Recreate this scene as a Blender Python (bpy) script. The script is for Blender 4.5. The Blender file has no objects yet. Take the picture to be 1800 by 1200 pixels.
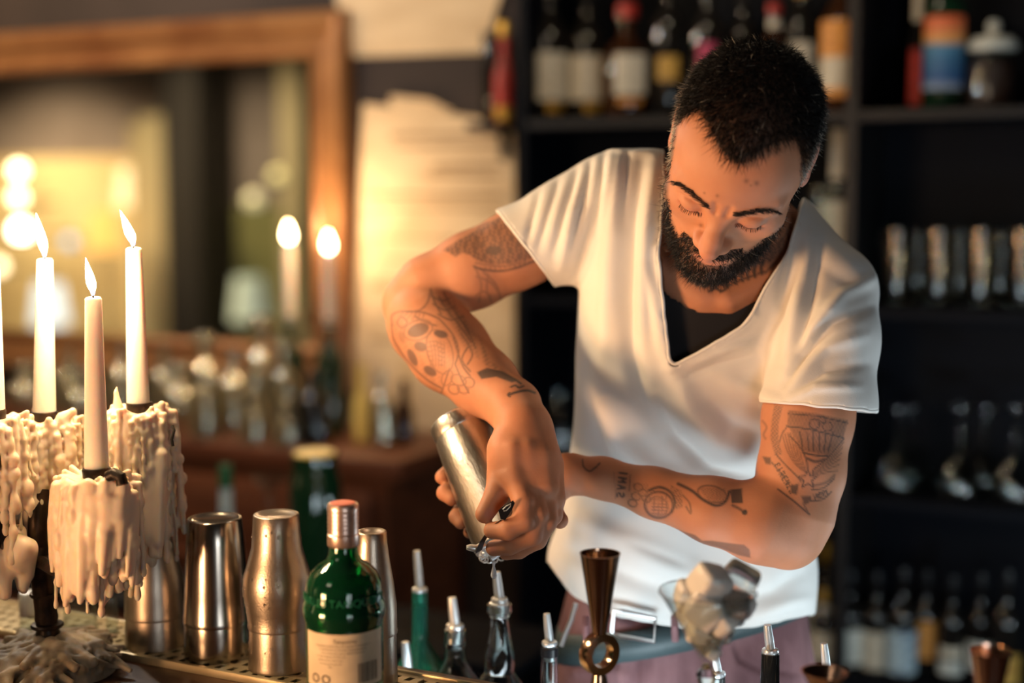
import bpy, bmesh, math, random
import numpy as np
from mathutils import Vector, Matrix
random.seed(7); rng = np.random.default_rng(7)
SC = bpy.context.scene
COL = SC.collection

# ------------------------------------------------------------------ camera
FPX = 2400.0
PITCH = math.radians(5.95); YAW = math.radians(26.1)
CAM = np.array([0.0, 0.0, 1.55])
cp, sp, cy, sy = math.cos(PITCH), math.sin(PITCH), math.cos(YAW), math.sin(YAW)
RV = np.array([cy, sy, 0.0]); FV = np.array([-sy * cp, cy * cp, -sp]); UV = np.array([-sy * sp, cy * sp, cp])
cam = bpy.data.cameras.new('camera'); camo = bpy.data.objects.new('camera', cam); COL.objects.link(camo)
camo.location = CAM; camo.rotation_euler = (math.pi / 2 - PITCH, 0, YAW)
cam.sensor_width = 36; cam.lens = 48; cam.clip_start = 0.05
cam.dof.use_dof = True; cam.dof.focus_distance = 1.41; cam.dof.aperture_fstop = 1.42
SC.camera = camo

# ------------------------------------------------------------------ world, large lights, exposure
SC.view_settings.view_transform = 'Standard'; SC.view_settings.look = 'None'
SC.view_settings.gamma = 1.0; SC.view_settings.use_curve_mapping = False
SC.view_settings.exposure = 0.0
wd = bpy.data.worlds.new('world'); SC.world = wd; wd.use_nodes = True
wd.node_tree.nodes['Background'].inputs[0].default_value = (0.35, 0.5, 1.0, 1)
wd.node_tree.nodes['Background'].inputs[1].default_value = 0.012
SC.cycles.max_bounces = 8; SC.cycles.transmission_bounces = 8; SC.cycles.glossy_bounces = 5
SC.cycles.transparent_max_bounces = 8; SC.cycles.sample_clamp_indirect = 4.0
SC.cycles.caustics_reflective = False; SC.cycles.caustics_refractive = False

def c2w(X, Y, D): return CAM + RV * X + UV * Y + FV * D
def area(name, loc, target, sx, sy_, power, color, spread=180):
    l = bpy.data.lights.new(name, 'AREA'); l.shape = 'RECTANGLE'; l.size = sx; l.size_y = sy_
    l.energy = power; l.color = color; l.spread = math.radians(spread)
    o = bpy.data.objects.new(name, l); COL.objects.link(o); o.location = loc
    o.rotation_euler = (Vector(target) - Vector(loc)).to_track_quat('-Z', 'Y').to_euler()
    return o
# added warm key low at the left, standing in for candle light, cool lamp on the guests' side, cool work light under the bar's inner edge
area('added_warm_key', (-1.12, 0.30, 1.12), (-0.42, 1.35, 1.42), 0.22, 0.22, 2.8, (1.0, 0.53, 0.25), 70)
area('guest_side_lamp', (0.6, -0.1, 1.15), (-0.35, 1.5, 1.3), 0.5, 0.5, 1.0, (0.93, 0.97, 1.0), 80)
area('under_bar_work_light', (-0.30, 1.275, 0.93), (-0.38, 1.65, 1.08), 1.3, 0.10, 7.5, (0.78, 0.92, 1.0), 160)
def unseen_point(loc, e, c, r=.03):
    l = bpy.data.lights.new('unseen_back_bar_light', 'POINT'); l.energy = e; l.color = c; l.shadow_soft_size = r
    o = bpy.data.objects.new('unseen_back_bar_light', l); COL.objects.link(o); o.location = loc
# unseen fills added to brighten the mirrored guest room and the back bar
area('added_room_fill', (-8.6, -2.0, 2.9), (-8.6, -2.3, 0),   .5, .5, 85, (1, .76, .46), 130)
area('added_room_fill', (-6.6, -1.9, 2.9), (-6.6, -2.3, 0), .5, .5, 45, (1, .80, .52), 130)
area('added_room_fill', (-1.6, -1.3, 2.85), (-1.4, 2.4, 1.2), .8, .8, 5, (1, .80, .58), 120)
# unseen lights added above the back bar for brightness, plus one low cool source
for q in [((-3.3, 2.05, 2.3), 20, (1, .72, .42)), ((-2.6, 2.1, 2.3), 24, (1, .72, .42)), ((-2.2, 1.9, 2.2), 14, (.8, .9, 1)), ((-1.8, 2.0, 2.4), 6.5, (1, .72, .42)), ((-.85, 2.05, 2.5), 8, (1, .8, .55)), ((.22, 2.2, .84), 6.0, (.75, .92, 1))]: unseen_point(*q)

# ------------------------------------------------------------------ helpers
def P(px, py, D):
    """photograph pixel + depth -> camera-frame metres (X right, Y up, D depth)"""
    return np.array([(px - 900) / FPX * D, -(py - 600) / FPX * D, D])
def PW(px, py, D): return c2w(*P(px, py, D))
def ray(px, py): return RV * (px - 900) / FPX - UV * (py - 600) / FPX + FV
def onY(px, py, y0):
    d = ray(px, py); return CAM + d * (y0 / d[1])
def onZ(px, py, z0):
    d = ray(px, py); return CAM + d * ((z0 - CAM[2]) / d[2])
def toW(V): return CAM + np.outer(V[:, 0], RV) + np.outer(V[:, 1], UV) + np.outer(V[:, 2], FV)
def topx(V): return np.stack([900 + FPX * V[:, 0] / V[:, 2], 600 - FPX * V[:, 1] / V[:, 2]], 1)
def depthW(p): return float(np.dot(np.asarray(p) - CAM, FV))

MATS = {}
def mat(name, col=(0.5, 0.5, 0.5), rough=0.5, metal=0.0, trans=0.0, ior=1.45, emit=None, es=0.0, sss=0.0, sssr=(1, .4, .2), coat=0.0,
        noise=None, bump=None, spec=0.5, alpha=1.0, sheen=0.0):
    if name in MATS: return MATS[name]
    m = bpy.data.materials.new(name); m.use_nodes = True; nt = m.node_tree; b = nt.nodes['Principled BSDF']
    b.inputs['Base Color'].default_value = (*col, 1); b.inputs['Roughness'].default_value = rough
    b.inputs['Metallic'].default_value = metal; b.inputs['Transmission Weight'].default_value = trans
    b.inputs['IOR'].default_value = ior; b.inputs['Coat Weight'].default_value = coat
    b.inputs['Specular IOR Level'].default_value = spec; b.inputs['Alpha'].default_value = alpha
    b.inputs['Sheen Weight'].default_value = sheen
    if sss: b.inputs['Subsurface Weight'].default_value = sss; b.inputs['Subsurface Radius'].default_value = sssr; b.inputs['Subsurface Scale'].default_value = 0.01
    if emit: b.inputs['Emission Color'].default_value = (*emit, 1); b.inputs['Emission Strength'].default_value = es
    tc = None
    if noise or bump: tc = nt.nodes.new('ShaderNodeTexCoord')
    if noise:      # (color2, scale xyz, detail, lo, hi)
        c2, s, det, lo, hi = noise
        mp = nt.nodes.new('ShaderNodeMapping'); mp.inputs['Scale'].default_value = s
        n = nt.nodes.new('ShaderNodeTexNoise'); n.inputs['Detail'].default_value = det; n.inputs['Scale'].default_value = 1
        r = nt.nodes.new('ShaderNodeMapRange'); r.inputs[1].default_value = lo; r.inputs[2].default_value = hi
        mx = nt.nodes.new('ShaderNodeMix'); mx.data_type = 'RGBA'; mx.inputs[6].default_value = (*col, 1); mx.inputs[7].default_value = (*c2, 1)
        L = nt.links.new; L(tc.outputs['Object'], mp.inputs[0]); L(mp.outputs[0], n.inputs['Vector']); L(n.outputs[0], r.inputs[0]); L(r.outputs[0], mx.inputs[0]); L(mx.outputs[2], b.inputs['Base Color'])
    if bump:       # (scale xyz, strength, distance, detail)
        s, st, di, det = bump
        mp = nt.nodes.new('ShaderNodeMapping'); mp.inputs['Scale'].default_value = s
        n = nt.nodes.new('ShaderNodeTexNoise'); n.inputs['Detail'].default_value = det; n.inputs['Scale'].default_value = 1
        bp = nt.nodes.new('ShaderNodeBump'); bp.inputs['Strength'].default_value = st; bp.inputs['Distance'].default_value = di
        L = nt.links.new; L(tc.outputs['Object'], mp.inputs[0]); L(mp.outputs[0], n.inputs['Vector']); L(n.outputs[0], bp.inputs['Height']); L(bp.outputs[0], b.inputs['Normal'])
    MATS[name] = m; return m

def mesh_obj(name, V, F, m, parent=None, loc=None, rot=None, smooth=True, sharp=40):
    me = bpy.data.meshes.new(name)
    V = np.asarray(V, float); me.from_pydata(V.tolist(), [], [list(map(int, f)) for f in F] if not isinstance(F, np.ndarray) else F.tolist())
    me.update()
    if smooth:
        me.shade_smooth()
        if sharp and sharp < 180: me.set_sharp_from_angle(angle=math.radians(sharp))
    me.materials.append(m)
    o = bpy.data.objects.new(name, me); COL.objects.link(o)
    if parent: o.parent = parent
    if loc is not None: o.location = loc
    if rot is not None: o.rotation_euler = rot
    return o
def tag(o, label=None, cat=None, group=None, kind=None):
    if label: o['label'] = label
    if cat: o['category'] = cat
    if group: o['group'] = group
    if kind: o['kind'] = kind
    return o
def thing(name, loc, label, cat, group=None, rot=(0, 0, 0)):
    o = bpy.data.objects.new(name, None); COL.objects.link(o); o.location = loc; o.rotation_euler = rot
    o.empty_display_size = 0.02
    return tag(o, label, cat, group)

class MB:                                   # mesh collector
    def __init__(s): s.V = []; s.F = []
    def add(s, V, F):
        n = len(s.V); s.V += [tuple(v) for v in V]; s.F += [[i + n for i in f] for f in F]; return s
    def box(s, c, d, rz=0.0, bev=0.0):
        c = np.array(c, float); d = np.array(d, float) / 2
        if bev <= 0:
            V = [[sx * d[0], sy_ * d[1], sz * d[2]] for sx in (-1, 1) for sy_ in (-1, 1) for sz in (-1, 1)]
            F = [[0, 1, 3, 2], [4, 6, 7, 5], [0, 4, 5, 1], [2, 3, 7, 6], [0, 2, 6, 4], [1, 5, 7, 3]]
        else:
            bm = bmesh.new(); bmesh.ops.create_cube(bm, size=1.0)
            for v in bm.verts: v.co = Vector((v.co.x * 2 * d[0], v.co.y * 2 * d[1], v.co.z * 2 * d[2]))
            bmesh.ops.bevel(bm, geom=bm.edges[:], offset=bev, segments=2, profile=0.5, affect='EDGES')
            V = [tuple(v.co) for v in bm.verts]; bm.verts.index_update(); F = [[v.index for v in f.verts] for f in bm.faces]; bm.free()
        ca, sa = math.cos(rz), math.sin(rz)
        V = [(c[0] + v[0] * ca - v[1] * sa, c[1] + v[0] * sa + v[1] * ca, c[2] + v[2]) for v in V]
        return s.add(V, F)
    def lathe(s, prof, seg=40, axis=None, close=False):
        V = []; F = []
        n = len(prof)
        for r, z in prof:
            for k in range(seg):
                a = 2 * math.pi * k / seg; V.append((r * math.cos(a), r * math.sin(a), z))
        rng_ = range(n) if close else range(n - 1)
        for i in rng_:
            j = (i + 1) % n
            for k in range(seg):
                k2 = (k + 1) % seg
                F.append([i * seg + k, i * seg + k2, j * seg + k2, j * seg + k])
        if not close:
            if prof[0][0] > 1e-6: F.append([k for k in range(seg)][::-1])
            if prof[-1][0] > 1e-6: F.append([(n - 1) * seg + k for k in range(seg)])
        if axis is not None:
            M = axis; V = [tuple(M @ Vector(v)) for v in V]
        return s.add(V, F)
    def tube(s, pts, rad, seg=10, cap=True):
        pts = [Vector(p) for p in pts]; n = len(pts)
        rad = [rad] * n if not hasattr(rad, '__len__') else rad
        V = []; F = []; up = Vector((0.13, 0.27, 0.95)).normalized()
        t0 = (pts[1] - pts[0]).normalized(); u = t0.cross(up)
        if u.length < .1: u = t0.cross(Vector((1, 0, 0)))
        u.normalize()
        for i in range(n):
            t = (pts[min(i + 1, n - 1)] - pts[max(i - 1, 0)]).normalized()
            u = (u - t * u.dot(t)).normalized(); w = t.cross(u)
            for k in range(seg):
                a = 2 * math.pi * k / seg; V.append(tuple(pts[i] + (u * math.cos(a) + w * math.sin(a)) * rad[i]))
        for i in range(n - 1):
            for k in range(seg):
                k2 = (k + 1) % seg; F.append([i * seg + k, i * seg + k2, (i + 1) * seg + k2, (i + 1) * seg + k])
        if cap: F.append(list(range(seg))[::-1]); F.append([(n - 1) * seg + k for k in range(seg)])
        return s.add(V, F)
    def build(s, name, m, parent=None, loc=None, rot=None, smooth=True, sharp=40):
        return mesh_obj(name, s.V, s.F, m, parent, loc, rot, smooth, sharp)

def shell_prof(outer, t):
    """closed lathe profile of a thin-walled vessel: outer side up, then inner side down"""
    inner = [(max(r - t, 0.0003), z + (t if i == 0 else 0)) for i, (r, z) in enumerate(outer)]
    return [(0.0003, outer[0][1])] + outer + inner[::-1] + [(0.0003, inner[0][1])]
def spline(pts, n):
    pts = np.array(pts, float); k = len(pts); t = np.linspace(0, k - 1, n); out = []
    for q in t:
        i = min(int(q), k - 2); f = q - i
        p0, p1, p2, p3 = pts[max(i - 1, 0)], pts[i], pts[i + 1], pts[min(i + 2, k - 1)]
        out.append(0.5 * ((2 * p1) + (-p0 + p2) * f + (2 * p0 - 5 * p1 + 4 * p2 - p3) * f * f + (-p0 + 3 * p1 - 3 * p2 + p3) * f ** 3))
    return np.array(out)
def text_geo(s, size, extrude=0.0, align='CENTER'):
    c = bpy.data.curves.new('t', 'FONT'); c.body = s; c.size = size; c.extrude = extrude; c.align_x = align; c.resolution_u = 3
    o = bpy.data.objects.new('t', c); COL.objects.link(o)
    dg = bpy.context.evaluated_depsgraph_get(); dg.update(); me = o.evaluated_get(dg).to_mesh()
    V = [tuple(v.co) for v in me.vertices]; F = [list(p.vertices) for p in me.polygons]
    o.evaluated_get(dg).to_mesh_clear(); bpy.data.objects.remove(o); bpy.data.curves.remove(c)
    return V, F

# ---------------- signed distance modelling with surface nets
def rc(a, b, ra, rb, k=0.01, op='u', flat=None):
    a = np.asarray(a, float); b = np.asarray(b, float); ab = b - a; L2 = max(ab @ ab, 1e-12); r = max(ra, rb)
    def f(Q):
        q = Q - a; t = np.clip(q @ ab / L2, 0, 1)
        return np.linalg.norm(q - t[:, None] * ab, axis=1) - (ra + (rb - ra) * t)
    return dict(f=f, k=k, op=op, lo=np.minimum(a, b) - r, hi=np.maximum(a, b) + r)
def chain(pts, k=0.01, kk=None):
    out = []
    for i in range(len(pts) - 1):
        (a, ra), (b, rb) = pts[i], pts[i + 1]; out.append(rc(a, b, ra, rb, k if i == 0 else (kk or k)))
    return out
def ell(c, r, R=None, k=0.01, op='u'):
    c = np.asarray(c, float); r = np.asarray(r, float); R = np.eye(3) if R is None else np.asarray(R)
    def f(Q):
        q = (Q - c) @ R; k0 = np.linalg.norm(q / r, axis=1); k1 = np.linalg.norm(q / (r * r), axis=1) + 1e-9
        return k0 * (k0 - 1) / k1
    m = r.max(); return dict(f=f, k=k, op=op, lo=c - m, hi=c + m)
def xf(pr, c, R, s):
    """prim given in a local frame -> camera frame, X = c + s*R@x"""
    lo, hi = pr['lo'], pr['hi']; cc = (lo + hi) / 2; rad = np.linalg.norm(hi - lo) / 2 * s; w = c + s * (R @ cc)
    f0 = pr['f']; return dict(f=lambda Q: s * f0((Q - c) @ R / s), k=pr['k'] * s, op=pr['op'], lo=w - rad, hi=w + rad)
def sdf_eval(Q, prims):
    d = np.full(len(Q), 1e3)
    for p in prims:
        b = p['f'](Q); k = max(p['k'], 1e-5)
        if p['op'] == 'u':
            h = np.clip(.5 + .5 * (b - d) / k, 0, 1); d = b + (d - b) * h - k * h * (1 - h)
        elif p['op'] == 's':
            h = np.clip(.5 - .5 * (d + b) / k, 0, 1); d = d + (-b - d) * h + k * h * (1 - h)
        else:
            h = np.clip(.5 - .5 * (b - d) / k, 0, 1); d = b + (d - b) * h + k * h * (1 - h)
    return d
def sdf_mesh(prims, h, B=9, pad=0.012):
    lo = np.min([p['lo'] for p in prims if p['op'] == 'u'], 0) - pad; hi = np.max([p['hi'] for p in prims if p['op'] == 'u'], 0) + pad
    bs = B * h; nb = np.ceil((hi - lo) / bs).astype(int); N = nb * B + 2
    g = np.stack(np.meshgrid(*[np.arange(n) for n in nb], indexing='ij'), -1).reshape(-1, 3)
    cen = lo + (g + .5) * bs; d = sdf_eval(cen, prims)
    g = g[np.abs(d) < bs * 0.87 * 1.5 + 0.006]
    ax = np.arange(B + 1); loc = np.stack(np.meshgrid(ax, ax, ax, indexing='ij'), -1).reshape(-1, 3)
    corners = [(i, j, k) for i in (0, 1) for j in (0, 1) for k in (0, 1)]
    edges = [(a, b) for a in range(8) for b in range(a + 1, 8) if sum(abs(x - y) for x, y in zip(corners[a], corners[b])) == 1]
    VI, VP, FQ = [], [], []
    PL = np.array([p['lo'] - p['k'] - .004 for p in prims]); PH = np.array([p['hi'] + p['k'] + .004 for p in prims])
    def gid(i): return (i[..., 0] * N[1] + i[..., 1]) * N[2] + i[..., 2]
    for blk in g:
        o = blk * B; bl = lo + o * h; bh = bl + bs
        act = [prims[i] for i in np.where(((PL < bh) & (PH > bl)).all(1))[0]]
        if not any(p['op'] == 'u' for p in act): continue
        val = sdf_eval(bl + loc * h, act).reshape(B + 1, B + 1, B + 1)
        sgn = val < 0
        if sgn.all() or not sgn.any(): continue
        cs = [val[i:B + i, j:B + j, k:B + k] for i, j, k in corners]
        s8 = [c < 0 for c in cs]; cnt = sum(s.astype(int) for s in s8); mk = (cnt > 0) & (cnt < 8)
        idx = np.argwhere(mk)
        if len(idx) == 0: continue
        cv = np.stack([c[mk] for c in cs], 1); acc = np.zeros((len(idx), 3)); ne = np.zeros(len(idx))
        for a, b in edges:
            va, vb = cv[:, a], cv[:, b]; x = (va < 0) != (vb < 0); t = np.where(x, va / np.where(x, va - vb, 1), 0)
            p = np.array(corners[a]) + t[:, None] * (np.array(corners[b]) - np.array(corners[a])); acc += p * x[:, None]; ne += x
        VI.append(gid(idx + o + 1)); VP.append(lo + (idx + o + acc / ne[:, None]) * h)
        for axn in range(3):
            sl0 = [slice(0, B)] * 3; sl1 = [slice(0, B)] * 3; sl1[axn] = slice(1, B + 1)
            s0 = sgn[tuple(sl0)]; s1 = sgn[tuple(sl1)]; e = np.argwhere(s0 != s1)
            if len(e) == 0: continue
            fl = s0[tuple(e.T)]; e = e + o + 1; u, v = [(1, 2), (2, 0), (0, 1)][axn]
            du = np.zeros(3, int); du[u] = 1; dv = np.zeros(3, int); dv[v] = 1
            q = np.stack([gid(e - du - dv), gid(e - dv), gid(e), gid(e - du)], 1); q[~fl] = q[~fl][:, ::-1]; FQ.append(q)
    VI = np.concatenate(VI); VP = np.concatenate(VP); FQ = np.concatenate(FQ)
    od = np.argsort(VI); VI = VI[od]; VP = VP[od]
    pos = np.searchsorted(VI, FQ); pos = np.clip(pos, 0, len(VI) - 1); ok = (VI[pos] == FQ).all(1)
    return VP, pos[ok]
def fast_mesh(name, V, F, m, parent=None, smooth=True):
    me = bpy.data.meshes.new(name); n = len(V); F = np.asarray(F); k = F.shape[1]
    me.vertices.add(n); me.vertices.foreach_set('co', np.ascontiguousarray(V, np.float32).ravel())
    me.loops.add(len(F) * k); me.loops.foreach_set('vertex_index', F.astype(np.int32).ravel())
    me.polygons.add(len(F)); me.polygons.foreach_set('loop_start', np.arange(0, len(F) * k, k, dtype=np.int32))
    me.update(calc_edges=True); me.validate()
    if smooth: me.shade_smooth()
    me.materials.append(m)
    o = bpy.data.objects.new(name, me); COL.objects.link(o)
    if parent: o.parent = parent
    return o
def drop(V, F, keepF):
    F = F[keepF]; u, inv = np.unique(F, return_inverse=True); return V[u], inv.reshape(F.shape), u
def vnormals(V, F):
    n = np.cross(V[F[:, 2]] - V[F[:, 0]], V[F[:, 3]] - V[F[:, 1]]); out = np.zeros_like(V)
    for i in range(4): np.add.at(out, F[:, i], n)
    return out / (np.linalg.norm(out, axis=1)[:, None] + 1e-12)
def polydist(Q, pts):
    """distance of 2-D points to a polyline and parameter 0..1 along it"""
    pts = np.asarray(pts, float); best = np.full(len(Q), 1e9); tt = np.zeros(len(Q)); n = len(pts) - 1
    for i in range(n):
        a, b = pts[i], pts[i + 1]; ab = b - a; t = np.clip((Q - a) @ ab / max(ab @ ab, 1e-9), 0, 1)
        d = np.linalg.norm(Q - a - t[:, None] * ab, axis=1); m = d < best; best[m] = d[m]; tt[m] = ((i + t) / n)[m]
    return best, tt
def inpoly(Q, poly):
    poly = np.asarray(poly, float); x, y = Q[:, 0], Q[:, 1]; c = np.zeros(len(Q), bool); j = len(poly) - 1
    for i in range(len(poly)):
        (xi, yi), (xj, yj) = poly[i], poly[j]
        if yi != yj: c ^= ((yi > y) != (yj > y)) & (x < (xj - xi) * (y - yi) / (yj - yi) + xi)
        j = i
    return c
# ------------------------------------------------------------------ materials
M_wall = mat('dark_plaster', (0.030, 0.020, 0.018), 0.8, noise=((0.045, 0.03, 0.026), (3, 3, 3), 4, .4, .65), bump=((14, 14, 14), .25, .01, 5))
M_floor = mat('dark_floor', (0.03, 0.02, 0.015), 0.5, noise=((0.05, 0.03, 0.02), (2, 9, 1), 3, .35, .7))
M_ceil = mat('ceiling_paint', (0.045, 0.035, 0.033), 0.9, bump=((8, 8, 8), .1, .01, 3))
M_navy = mat('blue_black_shelf', (0.0010, 0.0018, 0.0048), 0.6, spec=.15, noise=((0.0014, 0.0024, 0.0060), (4, 4, 4), 3, .3, .7))
M_navyedge = mat('worn_shelf_edge', (0.008, 0.007, 0.0085), 0.5, bump=((40, 40, 40), .2, .002, 3))
def thin_glass(name, tint, ior=1.5):
    m = bpy.data.materials.new(name); m.use_nodes = True; nt = m.node_tree; nt.nodes.remove(nt.nodes['Principled BSDF']); MATS[name] = m
    lw = nt.nodes.new('ShaderNodeLayerWeight'); lw.inputs[0].default_value = .5; pw = nt.nodes.new('ShaderNodeMath'); pw.operation = 'POWER'; pw.inputs[1].default_value = 3.0
    ma = nt.nodes.new('ShaderNodeMath'); ma.operation = 'MULTIPLY_ADD'; ma.inputs[1].default_value = .75; ma.inputs[2].default_value = .045
    tr = nt.nodes.new('ShaderNodeBsdfTransparent'); tr.inputs[0].default_value = (*tint, 1); gl_ = nt.nodes.new('ShaderNodeBsdfGlossy'); gl_.inputs['Roughness'].default_value = .08; mx = nt.nodes.new('ShaderNodeMixShader')
    nt.links.new(lw.outputs['Facing'], pw.inputs[0]); nt.links.new(pw.outputs[0], ma.inputs[0]); nt.links.new(ma.outputs[0], mx.inputs[0])
    nt.links.new(tr.outputs[0], mx.inputs[1]); nt.links.new(gl_.outputs[0], mx.inputs[2]); nt.links.new(mx.outputs[0], nt.nodes['Material Output'].inputs[0]); return m
M_glass = thin_glass('thin_clear_glass', (.93, .96, .955))
M_solid = mat('solid_clear_glass', (0.93, 0.97, 0.96), 0.02, trans=1.0, ior=1.45)
M_glassw = mat('glint_boosted_glass', (0.85, 0.80, 0.62), 0.18, metal=0.42, trans=0.92, ior=1.47, bump=((60, 60, 60), .15, .002, 2))  # clear glass made part metallic to strengthen its glints
M_dkglass = mat('dark_bottle_glass', (0.010, 0.009, 0.008), 0.08, coat=0.4, bump=((30, 30, 30), .05, .002, 2))
M_brglass = mat('amber_bottle_glass', (0.08, 0.028, 0.010), 0.07, trans=0.55, ior=1.45)
M_grglass = mat('dark_green_glass', (0.006, 0.03, 0.014), 0.06, coat=0.5)
M_wood = mat('red_brown_wood', (0.17, 0.052, 0.022), 0.42, noise=((0.085, 0.025, 0.012), (2.5, 30, 30), 5, .35, .7), bump=((6, 60, 60), .12, .003, 4))
M_gold = mat('gilded_oak_frame', (0.38, 0.18, 0.07), 0.32, metal=0.25, noise=((0.22, 0.085, 0.032), (5, 5, 5), 5, .35, .65), bump=((25, 25, 25), .2, .003, 4))
M_mirror = mat('mirror_silver', (0.80, 0.78, 0.70), 0.015, metal=1.0)
M_paper = mat('kraft_paper', (0.74, 0.56, 0.36), 0.85, noise=((0.60, 0.43, 0.26), (5, 5, 16), 4, .42, .72), bump=((9, 9, 14), .35, .01, 4))
M_cream = mat('cream_label', (0.66, 0.60, 0.48), 0.6, noise=((0.45, 0.39, 0.29), (90, 90, 260), 2, .52, .60))
M_orange = mat('amber_label', (0.72, 0.32, 0.07), 0.5, noise=((0.52, 0.2, 0.04), (60, 60, 120), 2, .5, .6))
M_yellow = mat('yellow_label', (0.62, 0.38, 0.08), 0.5, noise=((0.4, 0.2, 0.04), (60, 60, 120), 2, .5, .6))
M_blue = mat('pale_blue_label', (0.42, 0.55, 0.62), 0.5, noise=((0.10, 0.16, 0.26), (50, 50, 70), 2, .55, .62))
M_white = mat('white_label', (0.66, 0.68, 0.62), 0.5, noise=((0.42, 0.44, 0.40), (60, 60, 200), 2, .55, .62))
M_red = mat('red_label', (0.42, 0.03, 0.02), 0.4, noise=((0.25, 0.015, 0.01), (40, 40, 40), 2, .5, .6))
M_magenta = mat('magenta_label', (0.45, 0.05, 0.12), 0.5)
M_goldcap = mat('gold_foil', (0.70, 0.42, 0.08), 0.32, metal=0.7, bump=((80, 80, 80), .1, .001, 2))
M_yelcap = mat('yellow_foil_cap', (0.95, 0.68, 0.18), 0.4, metal=0.0, bump=((80, 80, 80), .1, .001, 2))
M_black = mat('black_plastic', (0.008, 0.008, 0.010), 0.35)
M_steel = mat('brushed_steel', (0.62, 0.60, 0.57), 0.22, metal=1.0, noise=((0.52, 0.50, 0.47), (40, 40, 3), 4, .3, .7), bump=((90, 90, 4), .04, .001, 3))
M_steelcool = mat('pourer_steel', (0.84, 0.88, 0.89), 0.34, metal=0.75, bump=((60, 60, 60), .04, .001, 2))
M_cork = mat('cork', (0.5, 0.3, 0.14), 0.8, bump=((120, 120, 120), .4, .002, 3))
M_wax = mat('candle_wax', (0.74, 0.61, 0.46), 0.42, sss=0.55, sssr=(1.0, .55, .25), bump=((50, 50, 50), .1, .002, 3))
M_candle = mat('taper_candle_wax', (0.90, 0.78, 0.66), 0.40, sss=0.7, sssr=(1.0, .6, .35), bump=((30, 30, 6), .03, .002, 2))
M_wick = mat('burnt_wick', (0.01, 0.008, 0.006), 0.9)
M_flame = mat('candle_flame', (1, .8, .5), 0.5, emit=(1.0, 0.72, 0.36), es=42)
M_flameblue = mat('flame_blue_root', (.3, .4, 1), 0.5, emit=(0.35, 0.5, 1.0), es=3.5)

def label_band(mb, R, z0, z1, ang, half, n=14):
    V = []; F = []
    for i in range(n + 1):
        a = ang - half + 2 * half * i / n
        V += [(R * math.cos(a), R * math.sin(a), z0), (R * math.cos(a), R * math.sin(a), z1)]
    for i in range(n): F.append([2 * i, 2 * i + 2, 2 * i + 3, 2 * i + 1])
    return mb.add(V, F)
SHAPES = {
    'std': [(.92, 0), (1, .012), (1, .56), (.93, .62), (.62, .69), (.36, .74), (.31, .80), (.31, .97), (.34, .975), (.34, 1)],
    'wine': [(.9, 0), (1, .012), (1, .62), (.9, .68), (.55, .75), (.36, .80), (.33, .97), (.37, .975), (.37, 1)],
    'round': [(.55, 0), (.72, .015), (.95, .2), (1, .38), (.9, .55), (.62, .66), (.34, .71), (.28, .76), (.27, .96), (.34, .965), (.34, 1)],
    'slim': [(.9, 0), (1, .01), (1, .45), (.9, .52), (.6, .64), (.5, .7), (.48, .98), (.5, 1)],
    'square': [(.96, 0), (1, .01), (1, .70), (.9, .745), (.5, .775), (.38, .79), (.37, .97), (.42, .975), (.42, 1)],
    'jar': [(.93, 0), (1, .02), (1, .80), (.93, .86), (.86, .90), (.88, 1)],
}
def bottle(loc, R, H, glass, shape, label, name='bottle', cat='bottle', group=None, cap=None, cap_h=.12, labels=(), hollow=False, seg=28, capr=1.12, liquid=None):
    t = thing(name, loc, label, cat, group)
    pr = [(r * R, z * H) for r, z in SHAPES[shape]]
    mb = MB()
    if hollow: mb.lathe(shell_prof(pr, max(.0022, .06 * R)), seg, close=False)
    else: mb.lathe([(0.0003, 0)] + pr + [(0.0003, pr[-1][1])], seg)
    mb.build('glass_body', glass, t)
    if liquid:
        m, fr = liquid; lp = [(max(r - .004, .002), min(max(z, .006), fr * H)) for r, z in pr if z <= fr * H + 1e-6] + [(np.interp(fr, [s[1] for s in SHAPES[shape]], [s[0] for s in SHAPES[shape]]) * R - .004, fr * H)]
        MB().lathe([(0.0003, .006)] + lp + [(0.0003, fr * H)], seg).build('liquid', m, t)
    if cap:
        rn = pr[-1][0] * capr; z0 = H * (1 - cap_h)
        MB().lathe([(rn * .98, z0), (rn, z0 + .002), (rn, H + .002), (rn * .93, H + .005), (.0003, H + .005)], seg).build('cap', cap, t)
    d = CAM - np.asarray(loc); ang = math.atan2(d[1], d[0])
    for q in labels:
        z0, z1, m, half = q[:4]; off = q[4] if len(q) > 4 else 0
        r = np.interp((z0 + z1) / 2, [s[1] for s in SHAPES[shape]], [s[0] for s in SHAPES[shape]]) * R + .0008
        label_band(MB(), r, z0 * H, z1 * H, ang + off, half).build('paper_label', m, t)
    return t

# ------------------------------------------------------------------ room shell
YW = 2.85                                   # wall plane of mirror and posters
YU = 2.70                                   # front of the shelving unit
xu = onY(908, 400, YU)[0]
def struct(name, mb, m): return tag(mb.build(name, m, smooth=False), kind='structure')
struct('floor', MB().box((-3.5, -0.2, -0.05), (15, 6.6, 0.1)), M_floor)
struct('ceiling', MB().box((-3.5, -0.2, 3.05), (15, 6.6, 0.1)), M_ceil)
struct('wall_back', MB().box(((xu - 11) / 2, YW + .08, 1.5), (11 + xu, 0.16, 3.0)), M_wall)
struct('wall_alcove', MB().box(((xu + 4) / 2, 3.07, 1.5), (4 - xu, 0.1, 3.0)), M_wall)
struct('wall_left', MB().box((-10.95, -0.2, 1.5), (0.1, 6.6, 3.0)), M_wall)
struct('wall_right', MB().box((3.95, -0.2, 1.5), (0.1, 6.6, 3.0)), M_wall)
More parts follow.
